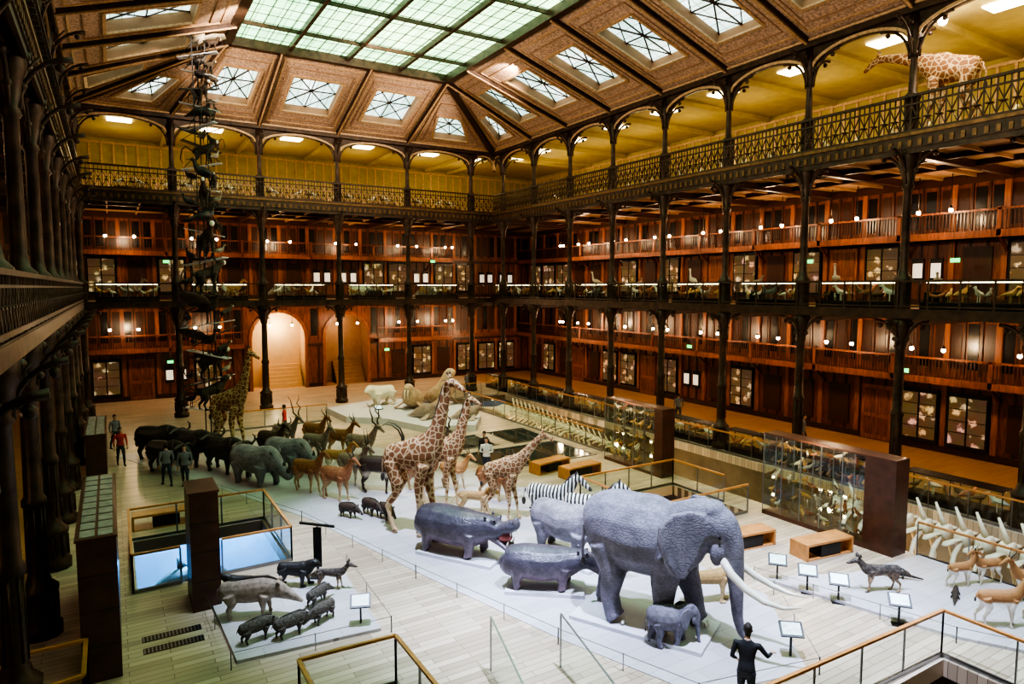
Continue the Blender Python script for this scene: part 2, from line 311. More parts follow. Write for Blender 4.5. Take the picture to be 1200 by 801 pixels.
# ------------------------------------------------------------------ columns
def column():
    b=MB()
    prof=[(.46,0),(.46,.25),(.36,.35),(.36,1.05),(.42,1.1),(.42,1.2),(.27,1.35),(.21,1.6),(.2,3.2),(.26,3.25),(.26,3.4),(.2,3.5),(.18,6.0),(.25,6.1),(.2,6.2),(.3,6.7),(.38,6.85),(.38,7.2),(.3,7.25),(.3,8.7),(.36,8.75),(.36,8.85),(.22,9.0),(.17,9.3),(.16,12.4),(.24,12.5),(.18,12.65),(.3,13.3),(.38,13.5),(.38,14.0),(.28,14.5),(.28,15.9),(.33,15.95),(.33,16.05),(.16,16.2),(.13,17.6),(.2,17.7),(.15,17.8),(.28,18.3),(.28,18.6),(.2,19.3)]
    b.lathe(prof,n=12)
    for h,r in((7.15,.9),(13.9,1.1),(18.9,1.2)):
        for ax in range(4):
            dx,dy=[(1,0),(-1,0),(0,1),(0,-1)][ax];pts=[]
            for i in range(7):
                t=i/6*math.pi/2;q=.18+r*(1-math.cos(t));pts.append((dx*q,dy*q,h-r*1.15*(1-math.sin(t))))
            b.tube(pts,[.07,.06,.055,.055,.06,.07,.08],6)
            b.bar((dx*.2,dy*.2,h-r*.5),(dx*(r*.55),dy*(r*.55),h-.05),.05)
            b.ball((dx*(.18+r*.75),dy*(.18+r*.75),h-.22),.1,n=6)
            b.ball((dx*.33,dy*.33,h-.05),.13,n=6);b.ball((dx*.26,dy*.26,h-.75),.1,n=6)
    for k in range(8):
        t=k*math.pi/4;b.bar((.37*math.cos(t),.37*math.sin(t),.38),(.37*math.cos(t),.37*math.sin(t),1.02),.06,.06)
        b.bar((.21*math.cos(t),.21*math.sin(t),1.6),(.2*math.cos(t),.2*math.sin(t),3.2),.035,.035)
    return b.mesh('cast_iron_column',[M['iron']],True)
cm=column()
for y in RC:
    place(cm,'cast_iron_column',(XR,y,0));place(cm,'cast_iron_column',(XL,y,0))
for x in BC: place(cm,'cast_iron_column',(x,YB,0))
# ------------------------------------------------------------------ galleries
def lattice(mb,mp,u0,u1,z,h=1.3,d=-.35,step=.42,m=0):
    bx(mb,mp,u0,u1,d-.07,d+.07,z+h-.1,z+h,m);bx(mb,mp,u0,u1,d-.05,d+.05,z,z+.1,m);bx(mb,mp,u0,u1,d-.03,d+.03,z+h*.72,z+h*.77,m)
    n=int((u1-u0)/step);s=(u1-u0)/n
    for i in range(n):
        a=u0+i*s;b=a+s
        mb.bar(mp(a,d,z+.1),mp(b,d,z+h*.72),.055,.03,m);mb.bar(mp(b,d,z+.1),mp(a,d,z+h*.72),.055,.03,m)
        mb.bar(mp(a,d,z),mp(a,d,z+h),.05,.04,m)
        c=(a+b)/2;mb.bar(mp(c,d,z+h*.77),mp(c,d,z+h-.1),.05,.03,m);mb.bar(mp(c,d,z),mp(c,d,z+h),.025,.03,m)
        mb.bar(mp(a+s*.25,d-.03,z+.5),mp(a+s*.75,d-.03,z+.5),.26,.04,m,up=(0,0,1))
ARCH=[(9.6,14.1),(15.6,19.6)]
def gallery(side,mp,u0,u1,w0,w1,cols,e0,e1):
    s=MB()
    for z,t in((Z2,.35),(Z3,.45)):
        bx(s,mp,u0,u1,-.3,GD,z-t,z-.02,0);bx(s,mp,u0,u1,.3,GD,z-.02,z,1)
    bx(s,mp,u0,u1,0,GD,ZC,ZC+.3,2)
    for c in cols:
        bx(s,mp,c-.14,c+.14,.2,GD-.1,Z3-.8,Z3-.45,3);bx(s,mp,c-.14,c+.14,.2,GD-.1,Z2-.65,Z2-.35,3);bx(s,mp,c-.1,c+.1,.2,GD-.1,ZC-.3,ZC,2)
    for c,dn in zip(cols[:-1],cols[1:]):
        for k in(1,2):
            q=c+(dn-c)*k/3;bx(s,mp,q-.05,q+.05,.2,GD-.1,Z3-.62,Z3-.45,0)
        if side!='left':
            q=(c+dn)/2;bx(s,mp,q-.7,q+.7,1.6,2.6,ZC-.1,ZC-.04,4)
    for d in (2.6,5.2): bx(s,mp,u0,u1,d-.1,d+.1,Z3-.68,Z3-.45,3)
    s.obj('ceiling_gallery_'+side,[M['woodd'] if side=='left' else M['soffit'],M['gfloor'],M['yellowc'],M['woodd'],M['panel']])  # left slab takes the dark wood colour to imitate its shade
    w=MB();D=GD
    segs=[(w0,w1)]
    if side=='back':
        segs=[(w0,ARCH[0][0]),(ARCH[0][1],ARCH[1][0]),(ARCH[1][1],w1)]
        for k,(a,b) in enumerate(ARCH):
            c=(a+b)/2;r=(b-a)/2;K=12
            for i in range(K):
                t0=math.pi*i/K;t1=math.pi*(i+1)/K
                w.poly([mp(c-r*math.cos(t0),D,4.3+r*math.sin(t0)),mp(c-r*math.cos(t1),D,4.3+r*math.sin(t1)),mp(c-r*math.cos(t1),D,6.9),mp(c-r*math.cos(t0),D,6.9)],0)
                w.bar(mp(c-r*math.cos(t0),D-.05,4.3+r*math.sin(t0)),mp(c-r*math.cos(t1),D-.05,4.3+r*math.sin(t1)),.25,.25,3)
            for q in(a,b): w.bar(mp(q,D-.05,0),mp(q,D-.05,4.3),.25,.25,3)
            bx(w,mp,a-.3,b+.3,D+2.0,D+2.2,0,7,9+k);bx(w,mp,a-.3,a,D+.3,D+2,0,7,9+k);bx(w,mp,b,b+.3,D+.3,D+2,0,7,9+k);bx(w,mp,a,b,D,D+2,-.1,.01,9+k)
            bx(w,mp,a-.3,b+.3,D+.3,D+2.2,6.9,7.1,9)
            for i in range(6): bx(w,mp,a+1.2,b-.2,D+1.6-i*.22,D+2-i*.22,0,1.9-i*.3,9+k)
    for a,b in segs: bx(w,mp,a,b,D,D+.3,0,6.9,0)
    bx(w,mp,w0,w1,D,D+.3,6.9,Z3,0);bx(w,mp,w0,w1,D,D+.3,Z3,ZC+.3,1)
    inarch=lambda a,b: side=='back' and any(a<h[1]+.1 and b>h[0]-.1 for h in ARCH)
    for z,h,o in((0,.35,.12),(3.5,.25,.15)):
        for a,b in segs: bx(w,mp,a,b,D-o,D,z,z+h,2)
    for z,h,o in((6.9,.3,.2),(Z2,.3,.1),(10.8,.25,.15),(13.6,.4,.2)): bx(w,mp,w0,w1,D-o,D,z,z+h,2)
    for z in(16.6,18.9): bx(w,mp,w0,w1,D-.1,D,z,z+.15,4)
    n=int((w1-w0)/.76);st=(w1-w0)/n
    for i in range(n+1):
        u=w0+i*st;big=i%3==0
        for z0,z1 in((.35,3.5),(4.1,6.9),(7.9,10.8),(11.3,13.6)):
            if z0<5 and inarch(u-.2,u+.2): continue
            bx(w,mp,u-(.13 if big else .05),u+(.13 if big else .05),D-(.16 if big else .08),D,z0,z1,3 if big else 2)
        bx(w,mp,u-.06,u+.06,D-.08,D,Z3,18.9,4)
        if i<n:
            if not inarch(u,u+st): bx(w,mp,u+.14,u+st-.14,D-.03,D,4.4,6.7,5 if (i*7)%5<2 else 2)
            bx(w,mp,u+.14,u+st-.14,D-.03,D,11.5,13.4,5 if (i*5)%4<2 else 2)
            if side!='left': bx(w,mp,u+.2,u+st-.2,D-.03,D,14.9,16.4,4)
    rnd=random.Random(len(side))
    for i in range(0,n-2,3):
        u=w0+i*st+.22;e=w0+(i+3)*st-.22
        for zb in(0,Z2):
            if zb==0 and inarch(u,e): continue
            k=rnd.choice('vwpdwvv')
            if k=='v':
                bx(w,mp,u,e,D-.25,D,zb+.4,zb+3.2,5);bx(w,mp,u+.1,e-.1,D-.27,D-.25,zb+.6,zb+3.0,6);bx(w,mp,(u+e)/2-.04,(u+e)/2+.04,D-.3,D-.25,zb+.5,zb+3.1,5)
                for q in(1.2,1.8,2.4): bx(w,mp,u+.1,e-.1,D-.29,D-.27,zb+q,zb+q+.03,5)
            elif k=='p':
                for q in(u+.2,u+1.1): bx(w,mp,q,q+.6,D-.14,D,zb+1.2,zb+2.4,5);bx(w,mp,q+.06,q+.54,D-.16,D-.14,zb+1.4,zb+2.15,7)
            elif k=='d':
                bx(w,mp,u+.1,e-.1,D-.18,D,zb+.05,zb+3.1,3)
                for q in(u+.25,(u+e)/2+.05):
                    for a,b2 in((.3,1.3),(1.5,2.9)): bx(w,mp,q,q+(e-u)/2-.32,D-.22,D-.18,zb+a,zb+b2,0)
            else: bx(w,mp,u+.3,e-.3,D-.1,D,zb+.6,zb+2.9,2)
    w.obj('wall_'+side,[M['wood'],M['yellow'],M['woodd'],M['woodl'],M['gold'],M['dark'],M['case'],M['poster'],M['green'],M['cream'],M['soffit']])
    z=MB()
    for zb in(3.9,11.1):
        rng=[(u0,u1)]
        if side=='back' and zb<5: rng=[(u0,ARCH[0][0]-.5),(ARCH[1][1]+.5,u1)]
        for q0,q1 in rng:
            bx(z,mp,q0,q1,D-1.1,D-.1,zb-.18,zb,0);bx(z,mp,q0,q1,D-1.2,D-1.05,zb-.25,zb+.1,1)
            bx(z,mp,q0,q1,D-1.2,D-1.1,zb+1.0,zb+1.1,1)
            k=int((q1-q0)/.16)
            for i in range(k):
                q=q0+(i+.5)*(q1-q0)/k;bx(z,mp,q-.02,q+.02,D-1.17,D-1.13,zb+.1,zb+1.0,0)
            for c in cols:
                if q0<c<q1: bx(z,mp,c-.09,c+.09,D-1.2,D-1.02,zb-.2,zb+1.15,1);z.bar(mp(c,D-1.05,zb-.2),mp(c,D,zb-1.0),.12,.12,1)
    z.obj('mezzanine_walkway_'+side,[M['woodd'],M['wood']])
    r=MB()
    bx(r,mp,e0,e1,-.45,-.3,Z3-.55,Z3-.05,0);bx(r,mp,e0,e1,-.52,-.3,Z3-.08,Z3+.05,1)
    bx(r,mp,e0,e1,-.4,-.3,Z3-.75,Z3-.55,0)
    k=int((e1-e0)/.38)
    for i in range(k):
        q=e0+(i+.5)*(e1-e0)/k;bx(r,mp,q-.07,q+.07,-.5,-.3,Z3-.5,Z3-.25,1)
    lattice(r,mp,e0,e1,Z3+.05,1.45,-.42)
    r.obj('balustrade_upper_'+side,[M['iron'],M['iron2']])
    q=MB()
    bx(q,mp,e0,e1,-.4,-.3,Z2-.35,Z2+.05,0);bx(q,mp,e0,e1,-.42,-.38,Z2-.05,Z2+.02,0)
    bx(q,mp,e0,e1,-.38,-.30,Z2+1.12,Z2+1.2,0);bx(q,mp,e0,e1,-.37,-.32,Z2+.12,Z2+.18,0)
    for a,b2 in zip(cols[:-1],cols[1:]):
        for j in range(0,4):
            uu=a+(b2-a)*j/4;bx(q,mp,uu-.03,uu+.03,-.38,-.32,Z2,Z2+1.15,0)
    if side!='left': bx(q,mp,e0,e1,-.355,-.345,Z2+.18,Z2+1.1,2)
    else: lattice(q,mp,e0,e1,Z2+.1,1.1,-.36,.4)
    q.obj('balustrade_level_two_'+side,[M['iron'],M['brass'],M['glass']])
    a=MB()
    for c,dn in zip(cols[:-1],cols[1:]):
        K=14
        for i in range(K):
            t0=i/K;t1=(i+1)/K
            za=18.0+1.0*max(0,1-(2*t0-1)**2)**.5;zb=18.0+1.0*max(0,1-(2*t1-1)**2)**.5
            ua=c+(dn-c)*t0;ub=c+(dn-c)*t1
            for dd in(-.1,.1): a.poly([mp(ua,dd,za),mp(ub,dd,zb),mp(ub,dd,19.5),mp(ua,dd,19.5)],0)
            a.poly([mp(ua,-.1,za),mp(ub,-.1,zb),mp(ub,.1,zb),mp(ua,.1,za)],0)
            a.bar(mp(ua,-.13,za+.1),mp(ub,-.13,zb+.1),.06,.12,1)
    bx(a,mp,e0,e1,-.35,.2,19.2,19.55,0);bx(a,mp,e0,e1,-.4,-.3,19.45,19.55,1)
    a.obj('trim_arcade_'+side,[M['iron'],M['gold']])
gallery('right',mp_right,-3.5,YB+GD,-3.5,YB+GD,RC+[YB],-3.5,YB-.4)
gallery('left',mp_left,-3.5,YB+GD,-3.5,YB+GD,RC+[YB],-3.5,YB-.4)
gallery('back',mp_back,XL,XR,XL-GD,XR+GD,[XL]+BC[1:]+[XR],XL+.4,XR-.4)
w=MB();w.box(-12,38,-6.3,-6,-5,20);w.obj('wall_front',[M['wood']])
# ------------------------------------------------------------------ ceiling cove
cv=MB()
def lerp(a,b,t): return Vector(a)*(1-t)+Vector(b)*t
def panel(p00,p10,p11,p01,corner=False):
    B=lambda u,v: lerp(lerp(p00,p10,u),lerp(p01,p11,u),v)
    n=(Vector(p10)-Vector(p00)).cross(Vector(p01)-Vector(p00)).normalized()
    if n.z<0:n=-n
    u0,u1,v0,v1=(.2,.8,.26,.74) if not corner else (.25,.72,.14,.5)
    O=[B(0,0),B(1,0),B(1,1),B(0,1)];I=[B(u0,v0),B(u1,v0),B(u1,v1),B(u0,v1)]
    J=[q+n*.55 for q in I]
    for k in range(4):
        a,b=k,(k+1)%4
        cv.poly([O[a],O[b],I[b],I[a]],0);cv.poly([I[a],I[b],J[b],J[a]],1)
        cv.bar(I[a]-n*.03,I[b]-n*.03,.16,.1,2,up=n)
        o1=O[a].lerp(I[a],.35);o2=O[b].lerp(I[b],.35);cv.bar(o1-n*.02,o2-n*.02,.1,.06,2,up=n)
        o1=O[a].lerp(I[a],.62);o2=O[b].lerp(I[b],.62);cv.bar(o1-n*.02,o2-n*.02,.05,.05,1,up=n)
    cv.poly(J,3)
    c=(J[0]+J[1]+J[2]+J[3])/4-n*.1
    mids=[(J[k]+J[(k+1)%4])/2-n*.06 for k in range(4)]
    for k in range(4): cv.bar(c,J[k]-n*.06,.07,.07,4,up=n);cv.bar(c,mids[k],.06,.06,4,up=n)
    for k in range(4): cv.bar(mids[k],mids[(k+1)%4],.05,.05,4,up=n)
    cv.bar(Vector(p00)-n*.05,Vector(p01)-n*.05,.26,.3,4,up=n);cv.bar(Vector(p00)-n*.2,Vector(p01)-n*.2,.1,.14,2,up=n)
x0,x1,y1=XL,XR,YB
gx0,gx1,gy1=XL+INS,XR-INS,YB-INS+.3
zc=19.5
ys=[-3.48]+RC[1:-1]+[YB]
for side,xx,gx in(('r',x1,gx1),('l',x0,gx0)):
    for a,b in zip(ys[:-1],ys[1:]):
        panel((xx,a,zc),(xx,b,zc),(gx,min(b,gy1),ZT),(gx,min(a,gy1),ZT),b>gy1+3 )
bs=[XL]+BC[1:-1]+[XR]
for a,b in zip(bs[:-1],bs[1:]):
    cl=lambda q:min(max(q,gx0),gx1)
    panel((a,y1,zc),(b,y1,zc),(cl(b),gy1,ZT),(cl(a),gy1,ZT),(cl(b)-cl(a))<1)
for xx,gx in((x1,gx1),(x0,gx0)): cv.bar((xx,y1,zc-.05),(gx,gy1,ZT-.05),.4,.4,4)
cv.obj('ceiling',[M['cove'],M['soffit'],M['gold'],M['sky2'],M['iron']])
sk=MB()
sk.poly([(gx0,-3.5,ZT+.3),(gx1,-3.5,ZT+.3),(gx1,gy1,ZT+.3),(gx0,gy1,ZT+.3)],0)
for (a,b) in(((gx0,-3.5),(gx0,gy1)),((gx1,-3.5),(gx1,gy1)),((gx0,gy1),(gx1,gy1))): sk.bar((*a,ZT+.05),(*b,ZT+.05),.45,.5,1)
for k in range(1,4):
    x=gx0+(gx1-gx0)*k/4;sk.bar((x,-3.5,ZT+.15),(x,gy1,ZT+.15),.2,.3,1)
for y in RC[:-1]:
    if y<gy1-.5: sk.bar((gx0,y,ZT+.15),(gx1,y,ZT+.15),.12,.2,1)
x=gx0
while x<gx1: sk.bar((x,-3.5,ZT+.25),(x,gy1,ZT+.25),.03,.05,1);x+=.7
y=-3.5
while y<gy1: sk.bar((gx0,y,ZT+.27),(gx1,y,ZT+.27),.025,.03,1);y+=1.14
sk.obj('window_skylight',[M['sky'],M['iron']])
rf=MB();rf.box(-13,39,-7,60,23.5,23.8);rf.obj('ceiling_roof',[M['woodd']])
# ------------------------------------------------------------------ lamps and lights
lm=MB();lm.bar((0,0,0),(0,0,1.6),.03,.03,1);lm.lathe([(.06,-.02),(.09,.02),(.03,.14)],n=8,m=1);lm.ball((0,0,-.09),.095,m=0,n=8)
lme=lm.mesh('pendant_lamp',[M['lamp'],M['iron']],True)
def plight(loc,e,col=(1,.68,.38),r=.12,name='gallery_light'):
    l=bpy.data.lights.new(name,'POINT');l.energy=e;l.color=col;l.shadow_soft_size=r
    o=bpy.data.objects.new(name,l);bpy.context.collection.objects.link(o);o.location=loc;return o
def lamps(mp,cols,k=1,full=True):
    for i,(a,b) in enumerate(zip(cols[:-1],cols[1:])):
        for z in(12.2,5.6):
            for t in(.3,.62): place(lme,'pendant_lamp',mp(a+(b-a)*t,6.3,z))
            if full: plight(mp((a+b)/2,6.4,z-.2),210*k)
        if full: plight(mp((a+b)/2,4.5,17.2),120*k,(1,.82,.40))
lamps(mp_right,RC[2:]+[YB]);lamps(mp_back,[XL]+BC[1:]+[XR]);lamps(mp_left,RC[7:]+[YB],.4,False)
for y in(14,26,38): plight((XL-4,y,5),150);plight((XL-4,y,12),120);plight((XL-4,y,17.5),150,(1,.75,.3))
plight((12,YB+GD+1,5.2),240,(1,.8,.5));plight((17.4,YB+GD+1,5),50,(1,.7,.4))
for x,y,z in((22,53,4),(30,53,4),(24,4,-2),(24,14,-3),(24,26,-3),(24,37,-1.5)): plight((x,y,z),220)  # those in the pit are added, unseen, to brighten the skeletons
plight((2.2,27.5,-1.2),700,(.10,.42,1),name='aquarium_light');plight((5.0,28.5,-1.2),400,(.10,.42,1),name='aquarium_light');plight((18,18,-2.5),200)  # unseen blue lights added to tint the lower level; no aquarium there
def spot(loc,tgt,e,col=(.64,.71,1),ang=60,r=.25,name='ceiling_spotlight'):
    l=bpy.data.lights.new(name,'SPOT');l.energy=e;l.color=col;l.spot_size=math.radians(ang);l.spot_blend=.7;l.shadow_soft_size=r
    o=bpy.data.objects.new(name,l);bpy.context.collection.objects.link(o);o.location=loc
    o.rotation_euler=(Vector(tgt)-Vector(loc)).to_track_quat('-Z','Y').to_euler()
for (t,e) in (((12,11,0),30000),((9,19,0),27000),((6,27,0),19000),((3,35,0),11000),((3.5,15,0),18000),((20,9,0),19000)):  # spots added in mid-air to brighten floor, parade and far skeleton
    spot((t[0]-3,t[1]-3,21.6),t,e,ang=44)
spot((14,34,21.6),(15,41,0),11000,(1,.82,.55),50)
spot((12,30,21.6),(18,24,0),9000,(1,.80,.55),60)
spot((2,6,21.6),(5,8,0),9000,(1,.84,.62),60)
spot((20,30,21.6),(24,36,0),5000,(1,.85,.6),40)
for y in(8,20,32,42): spot((XL+.2,y,16.3),(XR-3,y+2,20.6),4800,(1,.80,.62),70,.2,'cove_uplight');spot((XR-.2,y,16.3),(XL+3,y+2,20.6),3400,(1,.80,.62),70,.2,'cove_uplight')  # added spots without fixtures, brighten the cove panels
for x in(6,14,21): spot((x,YB-14,21.3),(x,YB-2,20.3),1800,(1,.80,.62),90,.2,'cove_uplight')
pj=MB();pj.ball((0,0,0),.16,m=0,n=10);pj.lathe([(.05,.1),(.2,.12),(.14,.3),(.04,.34)],n=10,m=1);pj.obj('spotlight_lamp',[mat('projector_bulb',(1,1,1),.5,0,0,1,emit=(1,.9,.7),es=260),M['iron']],loc=(27.9,14.0,18.75))
plight((27.7,13.2,18.0),70,(1,.85,.6))
wd=bpy.data.worlds.new('world');bpy.context.scene.world=wd;wd.use_nodes=True;wd.node_tree.nodes['Background'].inputs[0].default_value=(.5,.6,.7,1);wd.node_tree.nodes['Background'].inputs[1].default_value=.1
vs=bpy.context.scene.view_settings;vs.view_transform='AgX';vs.look='AgX - High Contrast';vs.exposure=.33
es_=MB();es_.box(-.2,.2,-.03,.03,-.1,.1,0);es_.bar((-.15,0,.1),(-.15,0,.9),.02,.02,1);es_.bar((.15,0,.1),(.15,0,.9),.02,.02,1);es_=es_.mesh('exit_sign',[M['green'],M['black']])
for x,y,z,r in((3.6,55,10.4,0),(3.6,55,3.0,0),(20.5,55,3.1,0),(24.5,54,10.8,0),(34.5,16.2,9.8,90),(34.5,23.9,10.0,90),(34.5,18.3,4.3,90),(34.5,33,4.4,90)): place(es_,'exit_sign',(x,y,z),math.radians(r))
# ------------------------------------------------------------------ animals
def leg(mb,x,y,top,rt,rl,hind,kind,sw,yo):
    h=top
    if kind=='column':
        if hind: P=[(x+.05*h,1.0,rt),(x+.1*h,.62,rt*.8),(x-.02*h,.33,rl*1.05),(x-.02*h,.1,rl),(x,.0,rl*1.15)]
        else: P=[(x,1.0,rt),(x-.02*h,.62,rt*.78),(x+.02*h,.36,rl*1.02),(x,.1,rl),(x+.02*h,.0,rl*1.15)]
    elif hind: P=[(x+.02*h,1.05,rt*1.25),(x+.1*h,.72,rt),(x+.05*h,.56,rt*.6),(x-.11*h,.37,rl*1.15),(x-.08*h,.2,rl*.8),(x-.05*h,.07,rl*.95),(x-.01*h,0.02,rl*1.15)]
    else: P=[(x+.02*h,1.0,rt),(x-.04*h,.7,rt*.72),(x,.42,rl*1.15),(x,.37,rl*1.1),(x,.2,rl*.78),(x,.07,rl*.95),(x+.05*h,.02,rl*1.15)]
    pts=[];rr=[]
    for px,f,r in P:
        pts.append((px+sw*max(0,1-f)**1.1,y,max(f*h,r*.35)));rr.append(r)
    mb.tube(pts,rr,10)
    if kind=='paw': mb.ball((pts[-1][0]+rl*.9,pts[-1][1],rl*.75),rl*1.7,rl*1.2,rl*.75,n=8)
def ear(mb,p,l,w,dirx,diry,dirz,m=0,t=.02):
    d=Vector((dirx,diry,dirz)).normalized();s=Vector((1,0,0)) if abs(d.x)<.7 else Vector((0,0,1))
    s=(s-d*s.dot(d)).normalized();n=d.cross(s);p=Vector(p)
    pts=[p-s*w*.3,p+d*l*.4-s*w*.5,p+d*l*.8-s*w*.3,p+d*l,p+d*l*.8+s*w*.3,p+d*l*.4+s*w*.5,p+s*w*.3]
    mb.plate(pts,n*t,m)
def beast(name,sp,fx,hx,ly,top,rt,rl,mats,kind='hoof',sw=.0,vox=None,pre=None,post=None,tail=None,toph=None,n=14):
    b=MB();b.spine(sp,n)
    for sgn,sf,sh in((1,1,-.6),(-1,-.7,1)):
        leg(b,fx,sgn*ly,top,rt,rl,False,kind,sw*sf,0);leg(b,hx,sgn*ly,toph or top,rt,rl,True,kind,sw*sh,0)
    if pre: pre(b)
    v,f=remesh(b,vox or max(.014,rl*.42))
    o=MB();o.add(v,f,[0]*len(f))
    if tail:
        o.tube(tail[0],tail[1],6,0)
        if len(tail)>2: e=tail[0][-1];o.ball(e,tail[2]*.5,tail[2]*.5,tail[2],1,n=6)
    if post: post(o)
    return o.mesh(name,mats,True)
MT=lambda c: [c,M['horn'],M['ivory'],M['eye'],M['mouth']]
def eyes(o,x,z,y,r=.02):
    for s in(1,-1): o.ball((x,s*y,z),r,m=3,n=6)
def horns(o,x,z,pts,r0,m=1,n=6):
    for s in(1,-1):
        P=[(x+a,s*b,z+c) for a,b,c in pts];K=len(P)-1;o.tube(P,[r0*(1-.85*i/K) for i in range(K+1)],n,m)
def mk_elephant(name,tusk=True):
    sp=[(-1.5,2.1,.22,.3),(-1.38,2.15,.55,.7),(-.9,2.28,.82,.93),(-.25,2.22,.93,1.0),(.4,2.25,.88,1.0),(.85,2.4,.7,.88),(1.15,2.62,.5,.68),(1.45,2.75,.46,.62),(1.75,2.68,.43,.58),(2.0,2.4,.32,.42),(2.14,2.05,.25,.27),(2.22,1.6,.19,.2),(2.26,1.1,.155,.16),(2.3,.65,.125,.13),(2.4,.32,.1,.105),(2.52,.2,.085,.085)]
    def pre(b):
        for s in(1,-1):
            E=[(1.55,.42,3.12),(1.3,.62,3.22),(.95,.88,3.15),(.7,1.05,2.85),(.68,1.08,2.45),(.85,.98,2.0),(1.05,.84,1.62),(1.22,.72,1.6),(1.42,.56,2.05),(1.6,.42,2.55)]
            b.plate([(x,s*y,z) for x,y,z in E],(.1,s*.1,0))
            b.ball((1.85,s*.3,2.2),.18,.14,.3)
        b.ball((1.65,0,3.15),.32,.38,.22);b.tube([(1.75,0,2.2),(2.0,0,1.95),(2.05,0,1.75)],[.22,.14,.07],8)
    def post(o):
        eyes(o,1.93,2.62,.385,.035)
        if tusk:
            for s in(1,-1): o.tube([(1.95,s*.26,2.1),(2.2,s*.36,1.82),(2.55,s*.44,1.58),(2.95,s*.48,1.4),(3.35,s*.42,1.33),(3.7,s*.3,1.38)],[.1,.095,.085,.068,.046,.012],10,2)
        for x,y in((1.25,.46),(.485,-.46),(-1.27,.46),(-.55,-.46)):
            for k in(-.5,0,.5): o.ball((x+.24*math.cos(k),y+.24*math.sin(k),.07),.05,.06,.06,2,n=6)
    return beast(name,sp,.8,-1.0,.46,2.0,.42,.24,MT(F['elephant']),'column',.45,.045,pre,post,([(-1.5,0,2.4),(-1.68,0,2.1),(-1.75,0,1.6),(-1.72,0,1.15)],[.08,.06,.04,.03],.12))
H0=math.radians(-63)
place(mk_elephant('african_elephant'),'african_elephant',(11.25,12.1,.12),H0,1.0)
ec=mk_elephant('elephant_calf',False)
place(ec,'elephant_calf',(11.0,11.0,.02),math.radians(-35),.31)
def mk_hippo(name,openm):
    sp=[(-1.42,.9,.2,.25),(-1.3,.88,.48,.48),(-.7,.9,.66,.6),(0,.86,.7,.62),(.6,.88,.62,.58),(1.0,.97,.46,.48),(1.3,1.03,.38,.38),(1.58,1.0,.32,.3)]
    if openm: sp+=[(1.8,1.08,.27,.2),(2.05,1.18,.34,.2),(2.2,1.22,.3,.15)]
    else: sp+=[(1.82,.88,.28,.25),(2.1,.76,.36,.27),(2.25,.72,.3,.2)]
    def pre(b):
        if openm: b.spine([(1.4,.8,.28,.2),(1.7,.62,.26,.12),(1.98,.5,.3,.1),(2.1,.48,.26,.08)])
        for s in(1,-1): b.ball((1.5,s*.2,1.3),.09,.08,.08);b.ball(((2.12),s*.18,1.34 if openm else .98),.09)
    def post(o):
        eyes(o,1.55,1.33,.24,.03)
        for s in(1,-1): ear(o,(1.25,s*.25,1.35),.13,.1,-.2,s*.6,1,t=.03)
        if openm:
            o.ball((1.8,0,.83),.28,.22,.18,4)
            for s in(1,-1): o.tube([(1.98,s*.2,.55),(2.03,s*.22,.75)],[.04,.015],6,2);o.tube([(2.1,s*.2,1.08),(2.12,s*.2,.93)],[.035,.012],6,2)
    return beast(name,sp,.75,-.95,.38,.85,.27,.15,MT(F['hippo']),'column',.12,.035,pre,post,([(-1.45,0,1.0),(-1.55,0,.75)],[.06,.03]))
place(mk_hippo('hippopotamus',True),'hippopotamus',(9.1,18.5,.1),math.radians(-58),.98)
place(mk_hippo('hippopotamus',False),'hippopotamus',(10.1,15.0,.1),math.radians(-38),.8)
def mk_rhino():
    sp=[(-1.4,1.1,.2,.3),(-1.25,1.12,.5,.55),(-.6,1.14,.6,.6),(0,1.1,.65,.62),(.55,1.2,.58,.64),(.9,1.38,.42,.5),(1.2,1.28,.32,.4),(1.5,1.05,.26,.33),(1.8,.85,.22,.27),(2.05,.68,.19,.21),(2.18,.6,.17,.15)]
    def post(o):
        o.tube([(2.08,0,.8),(2.2,0,1.05),(2.22,0,1.3),(2.16,0,1.55)],[.12,.08,.05,.012],8,1);o.tube([(1.82,0,1.05),(1.88,0,1.2),(1.86,0,1.36)],[.1,.06,.015],8,1)
        for s in(1,-1): ear(o,(1.3,s*.2,1.55),.22,.14,-.1,s*.3,1,0,.04)
        eyes(o,1.75,1.0,.215,.025)
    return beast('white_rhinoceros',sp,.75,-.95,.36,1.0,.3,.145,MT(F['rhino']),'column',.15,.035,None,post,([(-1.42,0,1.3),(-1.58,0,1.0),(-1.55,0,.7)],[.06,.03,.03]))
rh=mk_rhino()
place(rh,'white_rhinoceros',(12.0,16.4,.1),math.radians(-76),.95)
place(rh,'white_rhinoceros',(5.1,29.8,.02),math.radians(-62),.95)
place(rh,'white_rhinoceros',(6.7,31.0,.02),math.radians(-62),.9)
